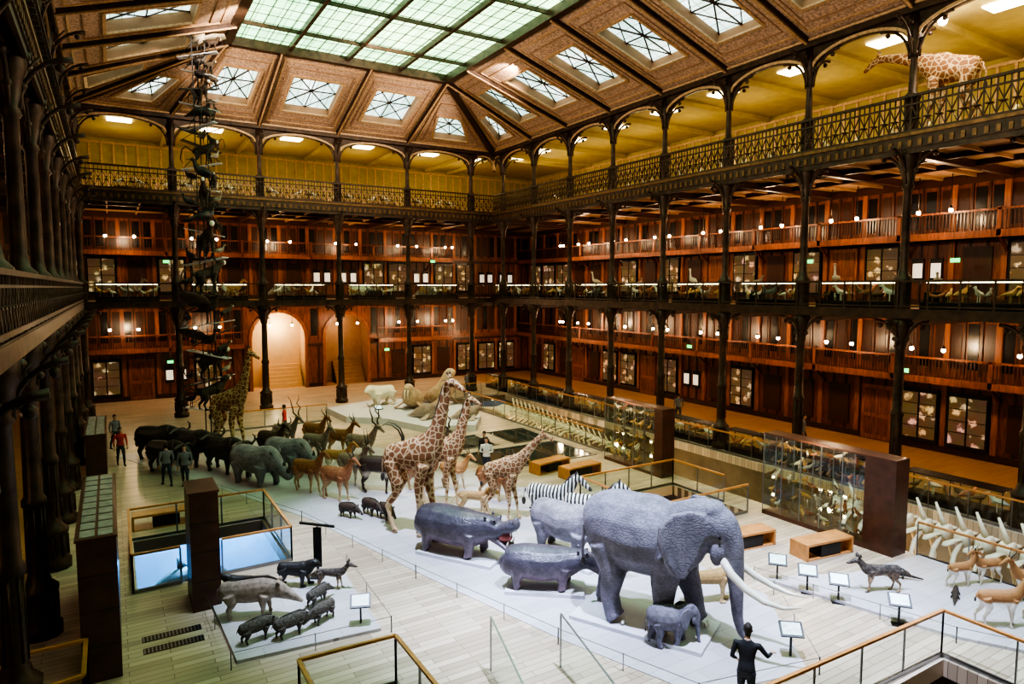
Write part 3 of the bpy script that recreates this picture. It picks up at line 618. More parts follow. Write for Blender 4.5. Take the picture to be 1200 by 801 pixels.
def mk_giraffe(name,low=False):
    sp=[(-.98,2.5,.1,.18),(-.85,2.52,.28,.38),(-.4,2.62,.36,.46),(.1,2.7,.38,.55),(.5,2.85,.35,.6)]
    if not low: sp+=[(.8,3.15,.26,.46),(1.0,3.55,.19,.31),(1.15,4.0,.155,.23),(1.28,4.5,.13,.18),(1.38,4.95,.11,.15),(1.46,5.15,.12,.14),(1.62,5.18,.125,.14),(1.84,5.06,.09,.1),(2.04,4.94,.07,.075)];hx,hz=1.5,5.3
    else: sp+=[(.9,3.1,.26,.42),(1.35,3.35,.19,.29),(1.9,3.55,.15,.21),(2.4,3.7,.125,.17),(2.8,3.75,.12,.14),(3.0,3.7,.12,.14),(3.2,3.55,.09,.1),(3.4,3.4,.07,.075)];hx,hz=2.85,3.88
    def post(o):
        for s in(1,-1):
            o.tube([(hx,s*.07,hz-.02),(hx-.05,s*.08,hz+.17)],[.035,.028],6,0);o.ball((hx-.05,s*.08,hz+.19),.04,m=1,n=6)
            ear(o,(hx-.08,s*.11,hz-.05),.2,.09,-.2,s*1,.2,0,.025)
        eyes(o,hx+.2,hz-.08,.12,.022)
        if not low: o.plate([(.55,0,3.45),(.78,0,3.75),(.95,0,4.2),(1.08,0,4.6),(1.2,0,5.0),(1.36,0,5.25),(1.3,0,5.0),(1.2,0,4.5),(1.05,0,4.0),(.85,0,3.55)],(0,.04,0),1)
    return beast(name,sp,.55,-.72,.22,2.45,.22,.085,MT(F['giraffe']),'hoof',.28,.035,None,post,([(-1.02,0,2.65),(-1.15,0,2.3),(-1.15,0,1.8)],[.05,.03,.02],.16),toph=2.35)
gi=mk_giraffe('giraffe')
place(gi,'giraffe',(8.6,20.9,.03),math.radians(-55),1.03)
place(gi,'giraffe',(10.6,22.9,.03),math.radians(-45),.82)
place(gi,'giraffe',(4.9,36.2,.03),math.radians(-50),1.0)
def mk_young():
    sp=[(-.98,2.5,.1,.18),(-.85,2.52,.28,.38),(-.4,2.62,.36,.46),(.1,2.7,.38,.55),(.5,2.85,.35,.6),(.85,3.12,.26,.44),(1.15,3.45,.19,.3),(1.5,3.85,.15,.22),(1.85,4.25,.125,.18),(2.1,4.5,.12,.15),(2.25,4.55,.125,.14),(2.5,4.42,.09,.1),(2.72,4.27,.07,.075)]
    def post(o):
        for s in(1,-1): o.tube([(2.15,s*.07,4.66),(2.1,s*.08,4.85)],[.035,.028],6,0);ear(o,(2.05,s*.11,4.6),.2,.09,-.2,s*1,.2,0,.025)
        eyes(o,2.35,4.58,.12,.022)
    return beast('young_giraffe',sp,.55,-.72,.22,2.45,.22,.085,MT(F['giraffe']),'hoof',.28,.035,None,post,([(-1.02,0,2.65),(-1.15,0,2.3),(-1.15,0,1.8)],[.05,.03,.02],.16),toph=2.35)
place(mk_young(),'young_giraffe',(12.0,20.5,.03),math.radians(-45),.70)
place(mk_giraffe('upper_giraffe',True),'giraffe',(29.4,14.3,Z3),math.radians(94),1.04)
def mk_zebra():
    sp=[(-.75,1.02,.08,.12),(-.65,1.02,.23,.27),(-.3,1.0,.28,.3),(.15,.98,.29,.31),(.48,1.04,.25,.32),(.68,1.2,.16,.25),(.82,1.4,.12,.19),(.95,1.56,.1,.14),(1.05,1.6,.1,.13),(1.2,1.5,.085,.11),(1.38,1.33,.06,.075),(1.45,1.27,.055,.06)]
    def post(o):
        for s in(1,-1): ear(o,(.98,s*.07,1.68),.17,.08,-.1,s*.3,1)
        o.plate([(.45,0,1.3),(.6,0,1.5),(.78,0,1.7),(.95,0,1.78),(1.02,0,1.72),(.85,0,1.5),(.65,0,1.3)],(0,.04,0),1);eyes(o,1.15,1.56,.09,.018)
        o.ball((1.46,0,1.26),.062,.06,.06,1)
    return beast('zebra',sp,.42,-.55,.16,.95,.15,.052,MT(F['zebra']),'hoof',.12,.02,None,post,([(-.8,0,1.15),(-.9,0,.9),(-.9,0,.65)],[.03,.025,.02],.15))
ze=mk_zebra()
place(ze,'zebra',(13.3,19.4,.02),math.radians(-50),1.05);place(ze,'zebra',(13.7,17.6,.02),math.radians(-45),1.1)
def mk_ant(name,coat,hp,r=.03,hm=1,bulk=1.0,voxel=.018):
    B=bulk
    sp=[(-.62,.95,.06,.1),(-.55,.96,.17*B,.21*B),(-.25,.96,.21*B,.24*B),(.15,.94,.21*B,.26*B),(.42,.99,.18*B,.26*B),(.58,1.13,.12,.19*B),(.7,1.32,.085,.13),(.79,1.48,.07,.1),(.86,1.58,.08,.1),(.97,1.56,.07,.09),(1.12,1.46,.045,.058),(1.2,1.41,.04,.045)]
    def post(o):
        horns(o,.86,1.65,hp,r,hm)
        for s in(1,-1): ear(o,(.82,s*.07,1.6),.16,.08,-.3,s*1,.35)
        eyes(o,.96,1.6,.075,.016)
    return beast(name,sp,.38,-.48,.13,.92,.12*B,.04,MT(coat),'hoof',.12,voxel,None,post,([(-.66,0,1.05),(-.72,0,.85)],[.03,.02],.07))
H_str=[(0,.05,0),(-.05,.07,.3),(-.12,.09,.65)]
H_back=[(0,.05,0),(.0,.08,.25),(-.12,.11,.5),(-.32,.13,.65),(-.55,.15,.68),(-.75,.17,.58)]
H_lyre=[(0,.04,0),(-.06,.09,.12),(-.14,.14,.25),(-.14,.12,.38)]
H_spir=[(0,.05,0),(-.1,.14,.15),(-.05,.2,.32),(-.2,.14,.5),(-.15,.22,.68),(-.25,.28,.85)]
H_wild=[(0,.05,0),(-.02,.2,-.06),(.02,.32,.0),(.02,.3,.16),(-.02,.24,.25)]
a_sable=mk_ant('sable_antelope',F['sable'],H_back,.04,bulk=1.15)
a_kudu=mk_ant('kudu',F['greyb'],H_spir,.04);a_imp=mk_ant('impala',F['tan'],H_lyre,.025);a_oryx=mk_ant('oryx',F['greyb'],H_str,.03,bulk=1.1)
a_har=mk_ant('hartebeest',F['brown'],H_lyre,.035,bulk=1.1);a_wil=mk_ant('wildebeest',F['dark'],H_wild,.05,bulk=1.25)
a_gaz=mk_ant('gazelle',F['gaz'],H_lyre,.022,bulk=.9)
def pm(me,x,y,z,a,s): place(me,me.name.split('.')[0],(x,y,z),math.radians(a),s)
for me,x,y,a,s in((a_sable,9.2,25.9,-40,1.25),(a_har,7.4,25.9,-60,1.1),(a_har,6.7,27.6,-60,1.1),(a_kudu,9.9,30.4,-60,1.25),(a_imp,8.5,29.4,-50,.95),(a_wil,6.4,33.4,-62,1.2),
    (a_oryx,8.6,27.6,-62,1.1),(a_imp,11.2,27.4,-50,1.0),(a_har,10.8,25.2,-55,1.1),(a_kudu,12.6,28.2,-60,1.2),(a_imp,12.1,24.8,-60,.95),(a_oryx,8.2,32.0,-62,1.15),(a_har,9.6,32.8,-55,1.1),
    (a_har,12.8,22.6,-60,1.1),(a_imp,13.9,23.6,-40,.9),(a_kudu,7.4,35.0,-62,1.2),(a_har,8.9,35.0,-62,1.1)):
    pm(me,x,y,.02,a,s)
def mk_buf():
    sp=[(-1.05,1.02,.15,.25),(-.95,1.02,.33,.38),(-.4,1.0,.42,.45),(.1,.98,.44,.48),(.5,1.07,.4,.5),(.8,1.15,.3,.4),(1.02,1.17,.22,.3),(1.22,1.12,.2,.24),(1.42,.95,.16,.2),(1.56,.8,.13,.15),(1.62,.74,.12,.1)]
    def post(o):
        horns(o,1.15,1.35,[(0,.03,0),(0,.25,.02),(-.02,.48,-.1),(0,.62,.02),(.02,.6,.2),(0,.5,.3)],.1)
        for s in(1,-1): ear(o,(1.1,s*.2,1.15),.25,.13,-.1,s,-.3,0,.03)
        eyes(o,1.35,1.1,.175,.022)
    return beast('african_buffalo',sp,.55,-.75,.25,.95,.2,.085,MT(F['black']),'hoof',.12,.028,None,post,([(-1.1,0,1.2),(-1.2,0,.9),(-1.2,0,.6)],[.04,.03,.02],.14))
bu=mk_buf()
for x,y,a,s in((1.7,36.6,-50,1.15),(3.1,34.6,-60,1.15),(4.2,32.5,-62,1.1),(1.9,33.9,-55,1.0)): pm(bu,x,y,.02,a,s)
def mk_pig(name,coat,long=False,tusk=True,leg=.45,cv=1):
    sp=[(-.6,.54,.07,.12),(-.52,.54,.17,.2),(-.1,.54,.21,.25),(.28,.57,.2,.25),(.48,.56,.15,.2),(.63,.5,.12,.16),(.78,.42,.085,.11),(.92,.34,.06,.07),(1.0,.31,.055,.05)]
    if long: sp[-1]=(1.03,.27,.04,.04)
    def post(o):
        for s in(1,-1):
            ear(o,(.58,s*.1,.66),.12,.09,-.1,s*.5,1)
            if tusk: o.tube([(.88,s*.05,.34),(.93,s*.11,.36),(.92,s*.12,.44)],[.018,.013,.005],5,2)
        eyes(o,.74,.48,.09,.014)
        o.plate([(-.4,0,.76),(0,0,.84),(.35,0,.86),(.55,0,.76),(.35,0,.78),(0,0,.76)],(0,.04,0),1)
    return beast(name,sp,.3,-.4,.13,leg,.12,.042,MT(coat),'hoof',.06,.018,None,post,([(-.63,0,.6),(-.68,0,.45)],[.02,.01]))
wt=mk_pig('warthog',F['dark']);pc=mk_pig('peccary',F['boar'],False,False);tp=mk_pig('tapir',F['greyb'],True,False,.5)
for x,y,a,s in((8.0,23.4,-75,.8),(8.35,22.7,-85,.75),(10.3,19.9,-60,.9),(7.2,23.6,-60,.7)): pm(wt,x,y,.02,a,s)
for x,y,a,s in((2.65,16.2,10,.68),(3.4,16.0,10,.68),(4.25,16.3,-150,.64),(4.4,17.3,30,.6)): pm(pc,x,y,.08,a,s)
pm(tp,2.75,17.5,.08,-25,1.25)
def mk_cat(name,coat,mane=False,bulk=1,long=.0):
    B=bulk
    sp=[(-.8,.8,.07,.1),(-.7,.8,.16*B,.19*B),(-.3,.8,.18*B,.2*B),(.2,.78,.2*B,.23*B),(.5,.84,.18*B,.23*B),(.68,.96,.14*B,.18*B),(.84,1.04,.135*B,.14*B),(.98,1.02,.12*B,.12*B),(1.12+long,.95,.07,.08)]
    def pre(b):
        if mane: b.ball((.68,0,.96),.24,.26,.32)
    def post(o):
        for s in(1,-1): ear(o,(.86,s*.09*B,1.14),.08,.09,0,s*.4,1,0,.03)
        eyes(o,1.06,1.04,.06,.015)
        o.ball((1.15+long,0,.97),.025,m=1,n=6)
    return beast(name,sp,.42,-.58,.13*B,.8,.13*B,.055*B,MT(coat),'paw',.15,.022,pre,post,([(-.82,0,.85),(-1.05,0,.6),(-1.2,0,.35),(-1.35,0,.3)],[.035,.03,.025,.025],.05) if bulk<1.3 else None)
ln=mk_cat('lion',F['lion'],True);br_=mk_cat('polar_bear',F['white'],False,1.75,.1);bb=mk_cat('black_bear',F['black'],False,1.5)
pm(ln,13.5,12.0,.02,-20,.9);pm(ln,11.5,21.7,.02,-40,.8)
pm(br_,15.7,43.2,.4,-160,1.2)
pm(bb,4.15,18.7,.08,-30,.62);pm(bb,2.7,18.9,.08,150,.5)
def mk_dog(name,coat):
    sp=[(-.5,.57,.05,.08),(-.42,.58,.1,.13),(-.15,.59,.11,.13),(.15,.57,.12,.16),(.38,.61,.1,.15),(.5,.71,.075,.1),(.58,.8,.065,.085),(.66,.85,.075,.08),(.76,.83,.055,.06),(.88,.79,.035,.04),(.92,.78,.03,.03)]
    def post(o):
        for s in(1,-1): ear(o,(.63,s*.05,.92),.13,.1,0,s*.4,1,0,.02)
        eyes(o,.74,.86,.05,.012);o.ball((.94,0,.79),.02,m=1,n=6)
    return beast(name,sp,.3,-.38,.08,.58,.08,.028,MT(coat),'paw',.08,.013,None,post,([(-.53,0,.62),(-.7,0,.5),(-.82,0,.36)],[.02,.045,.02]))
dg_=mk_dog('african_wild_dog',F['wilddog'])
pm(dg_,18.0,9.9,.08,150,1.05);place(dg_,'maned_wolf',(4.95,18.0,.08),math.radians(-30),.8)
for x,y,a,s in((20.2,8.9,-20,.6),(21.1,8.6,160,.62),(18.6,7.3,-35,.8),(18.9,6.2,-25,.7),(20.9,7.5,150,.72),(19.9,6.9,-30,.62)): pm(a_gaz,x,y,.08,a,s)
ot=MB();ot.spine([(-.6,.06,.02,.02),(-.3,.1,.05,.04),(0,.16,.09,.08),(.25,.17,.08,.08),(.4,.2,.06,.06),(.5,.2,.04,.03)])
for x in(-.1,.25):
    for s in(1,-1): ot.tube([(x,s*.06,.14),(x+.03,s*.11,.03)],[.03,.02],6)
ome=ot.mesh('otter',[F['dark']],True);place(ome,'otter',(19.3,10.1,.08),2.2,1.0);place(ome,'otter',(19.3,8.6,.08),.4,.9)
def mk_seal(name,coat,up,tusk):
    b=MB();b.spine([(-1.7,.12,.3,.05),(-1.3,.22,.2,.14),(-.7,.42,.45,.36),(0,.6,.6,.55),(.5,.6+.45*up,.5,.52),(.75,.7+.95*up,.36,.38),(.95,.75+1.25*up,.28,.28),(1.2,.72+1.28*up,.2,.18)],16)
    for s in(1,-1): b.plate([(.45,s*.4,.45),(.1,s*.95,.06),(.35,s*1.1,.06),(.65,s*.9,.06),(.7,s*.4,.4)],(0,0,.1))
    v,f=remesh(b,.04);o=MB();o.add(v,f,[0]*len(f));hz=.72+1.28*up
    if tusk:
        for s in(1,-1): o.tube([(1.25,s*.09,hz-.05),(1.33,s*.1,hz-.3),(1.3,s*.1,hz-.6)],[.035,.03,.01],6,2)
    eyes(o,1.12,hz+.12,.17,.03);return o.mesh(name,MT(coat),True)
pm(mk_seal('walrus',F['walrus'],.45,True),17.2,41.3,.4,-130,1.15)
pm(mk_seal('elephant_seal',F['walrus'],.95,False),19.3,41.6,.4,-75,1.2)
se=mk_seal('seal',F['greyb'],.2,False);pm(se,16.5,37.6,.4,-60,.8);pm(se,18.6,36.0,.4,-30,.7)
ic=MB();ice=[(12.2,44.2),(12.4,40.6),(14.4,38.6),(15.5,35.2),(18.2,34.2),(19.8,36.5),(20.6,41),(20.4,44.8),(15.5,45.6)]
ic.plate([(x,y,.2) for x,y in ice],(0,0,.4),0)
ic.obj('ice_floe_platform',[M['white']])
def mk_monkey():
    b=MB();b.spine([(-.28,.42,.05,.07),(-.22,.44,.1,.12),(0,.5,.11,.13),(.2,.58,.1,.13),(.3,.7,.06,.08),(.36,.78,.08,.09),(.43,.76,.05,.06)],12)
    for s in(1,-1): leg(b,.18,s*.08,.52,.06,.028,False,'paw',.08*s,0);leg(b,-.2,s*.08,.42,.07,.028,True,'paw',-.06*s,0)
    v,f=remesh(b,.014);o=MB();o.add(v,f,[0]*len(f));o.tube([(-.3,0,.45),(-.5,0,.6),(-.62,0,.5),(-.68,0,.2),(-.6,0,.05)],[.025,.022,.02,.018,.01],6)
    o.ball((.45,0,.78),.05,.055,.06,2,n=6);return o.mesh('monkey',MT(F['dark']),True)
def mk_bird(name,coat,spread,leglen=.25,neck=.15):
    o=MB();z=leglen
    o.spine([(-.45,z+.02,.06,.015),(-.28,z+.06,.07,.04),(-.1,z+.12,.11,.11),(.08,z+.17,.11,.12),(.18,z+.25,.06,.07),(.22,z+.25+neck*.6,.035,.04),(.25,z+.27+neck,.05,.05),(.31,z+.27+neck,.035,.035)],10)
    o.tube([(.32,0,z+.27+neck),(.45,0,z+.24+neck)],[.022,.004],6,1)
    for s in(1,-1):
        o.tube([(0,s*.05,z+.08),(.02,s*.06,z*.5),(0,s*.06,0)],[.025,.012,.012],5,1);o.bar((-.04,s*.06,.01),(.1,s*.06,.01),.04,.02,1)
        if spread: o.plate([(.12,s*.08,z+.22),(.18,s*.35,z+.38),(.1,s*.75,z+.5),(-.08,s*.95,z+.48),(-.2,s*.7,z+.34),(-.25,s*.35,z+.2),(-.15,s*.1,z+.15)],(0,0,.025))
        else: o.plate([(.1,s*.11,z+.24),(-.1,s*.125,z+.22),(-.38,s*.06,z+.03),(-.1,s*.13,z+.06),(.08,s*.12,z+.1)],(0,.02,0))
    return o.mesh(name,MT(coat),True)
mk=mk_monkey();bs_=mk_bird('vulture',F['dark'],True);bd=mk_bird('perched_bird',F['greyb'],False);bk=mk_bird('dark_bird',F['black'],False);bw=mk_bird('white_owl',F['white'],True);bh=mk_bird('egret',F['white'],False,.4,.4)
# ------------------------------------------------------------------ animal column (suspended tower)
tw=bpy.data.objects.new('tower_of_mounted_animals',None);bpy.context.collection.objects.link(tw);tw.location=(4.35,38.3,0)
t=MB()
for x,y in((-.3,-.2),(.3,-.2),(0,.28)): t.bar((x,y,.0),(x,y,22.0),.05,.05,0)
t.box(-.6,.6,-.5,.5,0,.12,0)
lv=[(2.0,'m',2.1,10),(3.6,'m',2.1,-30),(5.0,'v',1.9,-60),(6.6,'v',2.2,-40),(8.2,'m',2.1,20),(9.9,'m',2.4,-80),(11.4,'b',2.2,30),(12.6,'m',1.8,-100),(13.7,'b',2.0,200),(14.8,'m',1.6,-20),(15.8,'v',1.3,60),(16.8,'b',1.9,-30),(17.8,'m',1.5,-60),(18.7,'b',1.8,100),(19.5,'b',1.4,-30),(20.4,'w',1.9,-60)]
for i,(z,k,s,a) in enumerate(lv):
    w_=1.35 if i<6 else 1.0;an=math.radians((-25,20,-50)[i%3]);c,q=math.cos(an)*w_,math.sin(an)*w_*.8
    e=.2 if i%2 else -.2
    t.bar((-c,-q,z-.03-e),(c,q,z-.03+e),.5 if i<6 else .36,.05,1 if i%3!=1 else 0)
    t.bar((-c,-q,z-.03-e),(0,0,z+.9),.025,.025,0);t.bar((c,q,z-.03+e),(0,0,z+.9),.025,.025,0)
    place({'m':mk,'v':bs_,'b':bk,'w':bw}[k],'mounted_specimen_%d'%(i+1),(.05,-.05,z),math.radians(a),s,tw)
    place(bd if k=='m' else mk,'small_specimen_%d'%(i+1),(c*.7,q*.7,z+e*.7),math.radians(a+70),1.0,tw)
    if i<9: place(bk,'tiny_specimen_%d'%(i+1),(-c*.75,-q*.75,z-e*.75),math.radians(a-50),1.2,tw)
place(t.mesh('tower_frame',[M['black'],M['white']]),'tower_frame',parent=tw)
# ------------------------------------------------------------------ platforms and pads
def slabobj(name,pts,z0,z1,m):
    b=MB();b.plate([(x,y,(z0+z1)/2) for x,y in pts],(0,0,z1-z0));return b.obj(name,[m])
slabobj('parade_platform',[(-.2,38.6),(3.2,31),(6.0,24),(7.6,17.5),(9.0,12.5),(10.2,9.2),(12.9,8.6),(15.2,11.5),(15.0,16),(15.0,22),(13.6,29),(10.8,36),(6,40)],0,.02,M['platform'])
slabobj('display_pad',[(1.95,19.3),(2.1,15.5),(5.4,15.2),(5.6,19.1)],0,.08,M['platform'])
slabobj('display_pad',[(15.9,12.2),(17.2,7.6),(18.6,5.2),(21.5,5.2),(21.5,10.7),(18.5,11.0)],0,.08,M['platform'])
for (x,y,a,sx,sy) in((11.25,12.1,-63,3.4,1.7),(9.2,18.3,-58,2.7,1.2),(10.15,14.95,-38,2.2,1.0),(12.0,16.4,-76,2.6,1.2)):
    b=MB();b.cb(0,0,.02,sx,sy,.1);b.obj('plinth',[M['white']],loc=(x,y,0),rz=math.radians(a))
wb=MB();bp_=[(2.9,30.5),(5.6,24),(7.3,17.5),(8.8,12.4),(10.0,9.1),(13.0,8.4),(15.4,11.4)]
pp=[(1.8,19.5),(1.95,15.3),(5.6,15.0),(5.8,19.3)]
for L in(bp_,pp,[(15.7,12.3),(17.0,7.5),(18.4,5.0)]):
    for a,b in zip(L[:-1],L[1:]):
        n=max(1,int((Vector(b)-Vector(a)).length/1.6))
        for i in range(n+1):
            q=Vector(a).lerp(Vector(b),i/n);wb.bar((q.x,q.y,0),(q.x,q.y,.42),.02,.02)
        wb.bar((*a,.4),(*b,.4),.012,.012)
wb.obj('wire_barrier',[M['steel']])
# ------------------------------------------------------------------ balustrades
def glassrail(name,pts,z=0,h=1.1,close=False):
    b=MB();P=pts+([pts[0]] if close else [])
    for a,c in zip(P[:-1],P[1:]):
        L=(Vector(c)-Vector(a)).length;n=max(1,round(L/1.4))
        b.bar((*a,z+h),(*c,z+h),.08,.06,0)
        b.bar((*a,z+h*.5),(*c,z+h*.5),.012,h*.84,1)
        b.bar((*a,z+.05),(*c,z+.05),.05,.1,2)
        for i in range(n+1):
            q=Vector(a).lerp(Vector(c),i/n);b.bar((q.x,q.y,z),(q.x,q.y,z+h-.02),.025,.05,2)
    return b.obj(name,[M['oak'],M['glass'],M['steel']])
glassrail('glass_balustrade',[(20.3,16.3),(15.5,16.3),(15.5,20.4),(20.5,20.4),(20.5,17.6)])
glassrail('glass_balustrade',[(2.5,20.7),(4.5,20.7),(4.5,25.1),(.2,25.1)])
glassrail('glass_balustrade',[(.2,25.1),(.2,20.7),(1.4,20.7)])
glassrail('glass_balustrade',[(10.2,3.2),(10.0,7.6),(16.1,7.4),(16.1,3)])
glassrail('glass_balustrade',[(2.9,9),(2.9,13.0),(4.9,12.9),(4.9,9)])
glassrail('glass_balustrade',[(-2.0,16.1),(-.75,16.1),(-.75,14.6),(-2,14.4)],0)
glassrail('glass_balustrade',[(21.55,26.5),(21.55,45.1),(26.0,45.1)])
glassrail('glass_balustrade',[(26.75,2),(26.75,44.8)])
glassrail('glass_balustrade',[(21.6,2),(21.6,10.8)])
glassrail('glass_balustrade',[(5.2,45.5),(5.2,41.8),(11.5,41.8)])
for a,c in(((6.3,9.2),(6.9,12.3)),((8.0,8.6),(8.3,11.6))):
    b=MB();b.plate([(*a,0),(*c,0),(*c,1.25),(*a,.6)],(.02,0,0),0);b.bar((*a,.6),(*c,1.25),.03,.03,1);b.bar((*c,0),(*c,1.25),.03,.03,1);b.obj('glass_screen',[M['glass'],M['steel']])
def stairs(x0,x1,y0,y1):
    b=MB();n=22
    for i in range(n):
        f=i/n;b.box(x0,x1,y0+(y1-y0)*f,y0+(y1-y0)*(f+1/n)+.02,-.2-4.2*f,-.02-4.2*f)
    return b.obj('staircase',[M['oak']])
stairs(11,14.6,3.2,7.1);stairs(3.1,4.7,9.2,12.7);stairs(15.9,17.6,16.8,20)
dp=MB()
for x0,x1,y0,y1_ in((14.2,17.6,30.6,33.2),(14.8,20.8,26.2,29.6),(18.6,21.0,30.4,33.4)):
    dp.box(x0,x1,y0,y1_,0,.012,0)
    for a in range(4):
        xx=x0+(x1-x0)*a/3;dp.box(xx-.04,xx+.04,y0,y1_,.012,.03,1)
    dp.box(x0-.08,x1+.08,y0-.08,y0,0,.06,1);dp.box(x0-.08,x1+.08,y1_,y1_+.08,0,.06,1)
dp.obj('glass_floor_panel',[M['dglass'],M['steel']])
# ------------------------------------------------------------------ specimens for cases
def tiny(o,x,y,z,s,rz,m):
    t=MB();t.spine([(-.4,.3,.03,.02),(-.2,.36,.1,.1),(.1,.42,.11,.13),(.22,.58,.05,.06),(.28,.68,.07,.07),(.42,.66,.02,.02)],6,0,1)
    for q in(.05,-.05): t.bar((0,q,0),(0,q,.35),.03,.03)
    o.add(t.v,t.f,[0]*len(t.f),(x,y,z),rz,s,m)
SP=[mat('specimen_white',(.8,.75,.65),.6),mat('specimen_ochre',(.55,.33,.12),.6),mat('specimen_brown',(.15,.08,.04),.6),mat('specimen_grey',(.2,.2,.18),.5),mat('specimen_red',(.35,.12,.06),.5)]
def lowcase(L,W=.8,H=.8,seed=0):
    r=random.Random(seed);b=MB();b.box(-L/2,L/2,-W/2,W/2,0,.32,0);b.box(-L/2,L/2,-W/2,W/2,H+.32,H+.36,0)
    for x in(-L/2,0,L/2):
        for y in(-W/2,W/2): b.bar((x,y,.32),(x,y,H+.34),.03,.03,0)
    for y in(-W/2,W/2): b.box(-L/2,L/2,y-.004,y+.004,.32,H+.32,1)
    b.box(-L/2+.05,L/2-.05,-.03,.03,H+.28,H+.31,2)
    for i in range(int(L/.33)): tiny(b,-L/2+.25+i*.33,r.uniform(-.2,.2),.33,r.uniform(.45,1.0),r.uniform(0,6.3),3+r.choice([0,0,1,1,2,3,4]))
    return b.mesh('low_display_case',[M['dark'],M['glass'],M['lampstrip']]+SP)
lc=[lowcase(3.5,seed=i) for i in range(3)]
for i,(a,b) in enumerate(zip(RC[2:],RC[3:]+[YB])):
    place(lc[i%3],'low_display_case',(XR+.65,(a+b)/2,Z2),math.pi/2)
    place(lc[(i+1)%3],'low_display_case',(XR+.1,(a+b)/2,0),math.pi/2)
for i,(a,b) in enumerate(zip([XL]+BC[1:-1],BC[1:])): place(lc[i%3],'low_display_case',((a+b)/2,YB+.65,Z2),0)
for x,y,me,s in((5.8,YB+2.5,a_oryx,1.0),(7.4,YB+2.6,a_imp,.9),(11.0,YB+2.2,tp,1.3),(1.2,YB+2.3,a_kudu,.9),(16.6,YB+2.4,br_,.9),(22.5,YB+2.6,se,.9)): pm(me,x,y,Z2,random.choice([0,180,20]),s)
for i in range(8):
    b=MB();b.cb(0,0,0,.7,.7,.7);b.obj('specimen_pedestal',[M['dark']],loc=(XR+2.2,10+i*4.57,Z2))
    place(bd if i%2 else bh,'perched_bird' if i%2 else 'egret',(XR+2.2,10+i*4.57,Z2+.7),random.uniform(0,6),1.2)
uc=MB()
for i in range(9):
    x=.5+i*2.9;uc.box(x,x+2.2,YB+3,YB+3.8,Z3,Z3+.7,0);uc.box(x+.05,x+2.15,YB+3.05,YB+3.75,Z3+.7,Z3+1.5,1)
    for q in range(5): tiny(uc,x+.3+q*.4,YB+3.4,Z3+.7,.9,q,3+q%3)
for i in range(12):
    y=6+i*3.4;uc.box(XR+4.0,XR+4.8,y,y+2.4,Z3,Z3+.7,0);uc.box(XR+4.05,XR+4.75,y+.05,y+2.35,Z3+.7,Z3+1.7,1)
    for q in range(5): tiny(uc,XR+4.4,y+.3+q*.45,Z3+.7,1.1,q,3+q%3)
uc.obj('upper_gallery_cabinets',[M['iron2'],M['glass'],M['case']]+SP)
def tallcase(L,W,H,seed,slab=1.0):
    r=random.Random(seed);b=MB()
    b.box(0,W,0,slab,0,H,0)
    b.box(0,W,slab,L,0,.15,0);b.box(0,W,slab,L,H-.06,H,0)
    n=5
    for i in range(1,n+1):
        y=slab+(L-slab)*i/n
        for x in(.02,W-.02): b.bar((x,y,0),(x,y,H),.03,.03,1)
    for x in(.01,W-.01): b.box(x-.004,x+.004,slab,L,.15,H-.06,2)
    b.box(.1,W-.1,L-.01,L,.15,H,2)
    b.box(W/2-.02,W/2+.02,slab,L,H-.1,H-.07,3)
    for s in range(5):
        z=.18+s*.58
        if s: b.box(.08,W-.08,slab,L,z-.012,z,2)
        for i in range(int((L-slab)/.26)): tiny(b,r.uniform(.2,W-.2),slab+.15+i*.26,z,r.uniform(.25,.6),r.uniform(0,6.3),4+r.choice([0,1,1,2,2,3,4]))
    return b.obj('tall_glass_display_case',[M['slabw'],M['steel'],M['glass'],M['lampstrip']]+SP)
o=tallcase(4.9,.75,3.1,3);o.location=(20.75,11.1,0)
o=tallcase(4.0,.75,3.1,5,.5);o.location=(20.7,21.3,0)
plight((20.2,13.8,3.2),90,(1,.75,.45));plight((20.2,23.4,3.2),90,(1,.75,.45))
def longcab(x0,x1,y0,y1_,h,name='dark_display_cabinet',panels=True):
    b=MB();b.box(x0,x1,y0,y1_,0,h,0);b.box(x0-.03,x1+.03,y0-.03,y1_+.03,h,h+.05,0)
    if panels:
        n=int((y1_-y0)/.55)
        for i in range(n):
            ya=y0+.08+i*(y1_-y0-.1)/n
            for xa,xb in((x0+.06,(x0+x1)/2-.03),((x0+x1)/2+.03,x1-.06)): b.box(xa,xb,ya,ya+(y1_-y0-.1)/n-.1,h+.05,h+.07,1)
    for i in range(1,4): b.box(x0-.005,x1+.005,y0-.005,y0+.0,h*i/4,h*i/4+.015,2)
    return b.obj(name,[M['slabw'],mat('cabinet_vent_grey',(.3,.3,.3),.5),M['black']])
longcab(-.85,-.12,16.3,21.8,3.15);longcab(-1.25,-.45,34.0,39,2.0);longcab(1.5,2.2,18.6,19.9,3.15,'dark_wood_pylon',False)
def bench():
    b=MB();b.box(-1,1,-.35,.35,.45,.52,0);b.box(-1,-.93,-.35,.35,0,.45,0);b.box(.93,1,-.35,.35,0,.45,0);b.box(-.35,.5,-.3,.3,.02,.4,1);b.box(-1,1,-.35,.35,.0,.03,0)
    return b.mesh('wooden_bench',[M['oak'],M['black']])
be=bench()
for x,y,a in((17.6,14.2,-8),(19.2,12.5,-8),(17.9,23.6,5),(1.3,26.4,0),(17.2,25.0,10)): place(be,'wooden_bench',(x,y,0),math.radians(a))
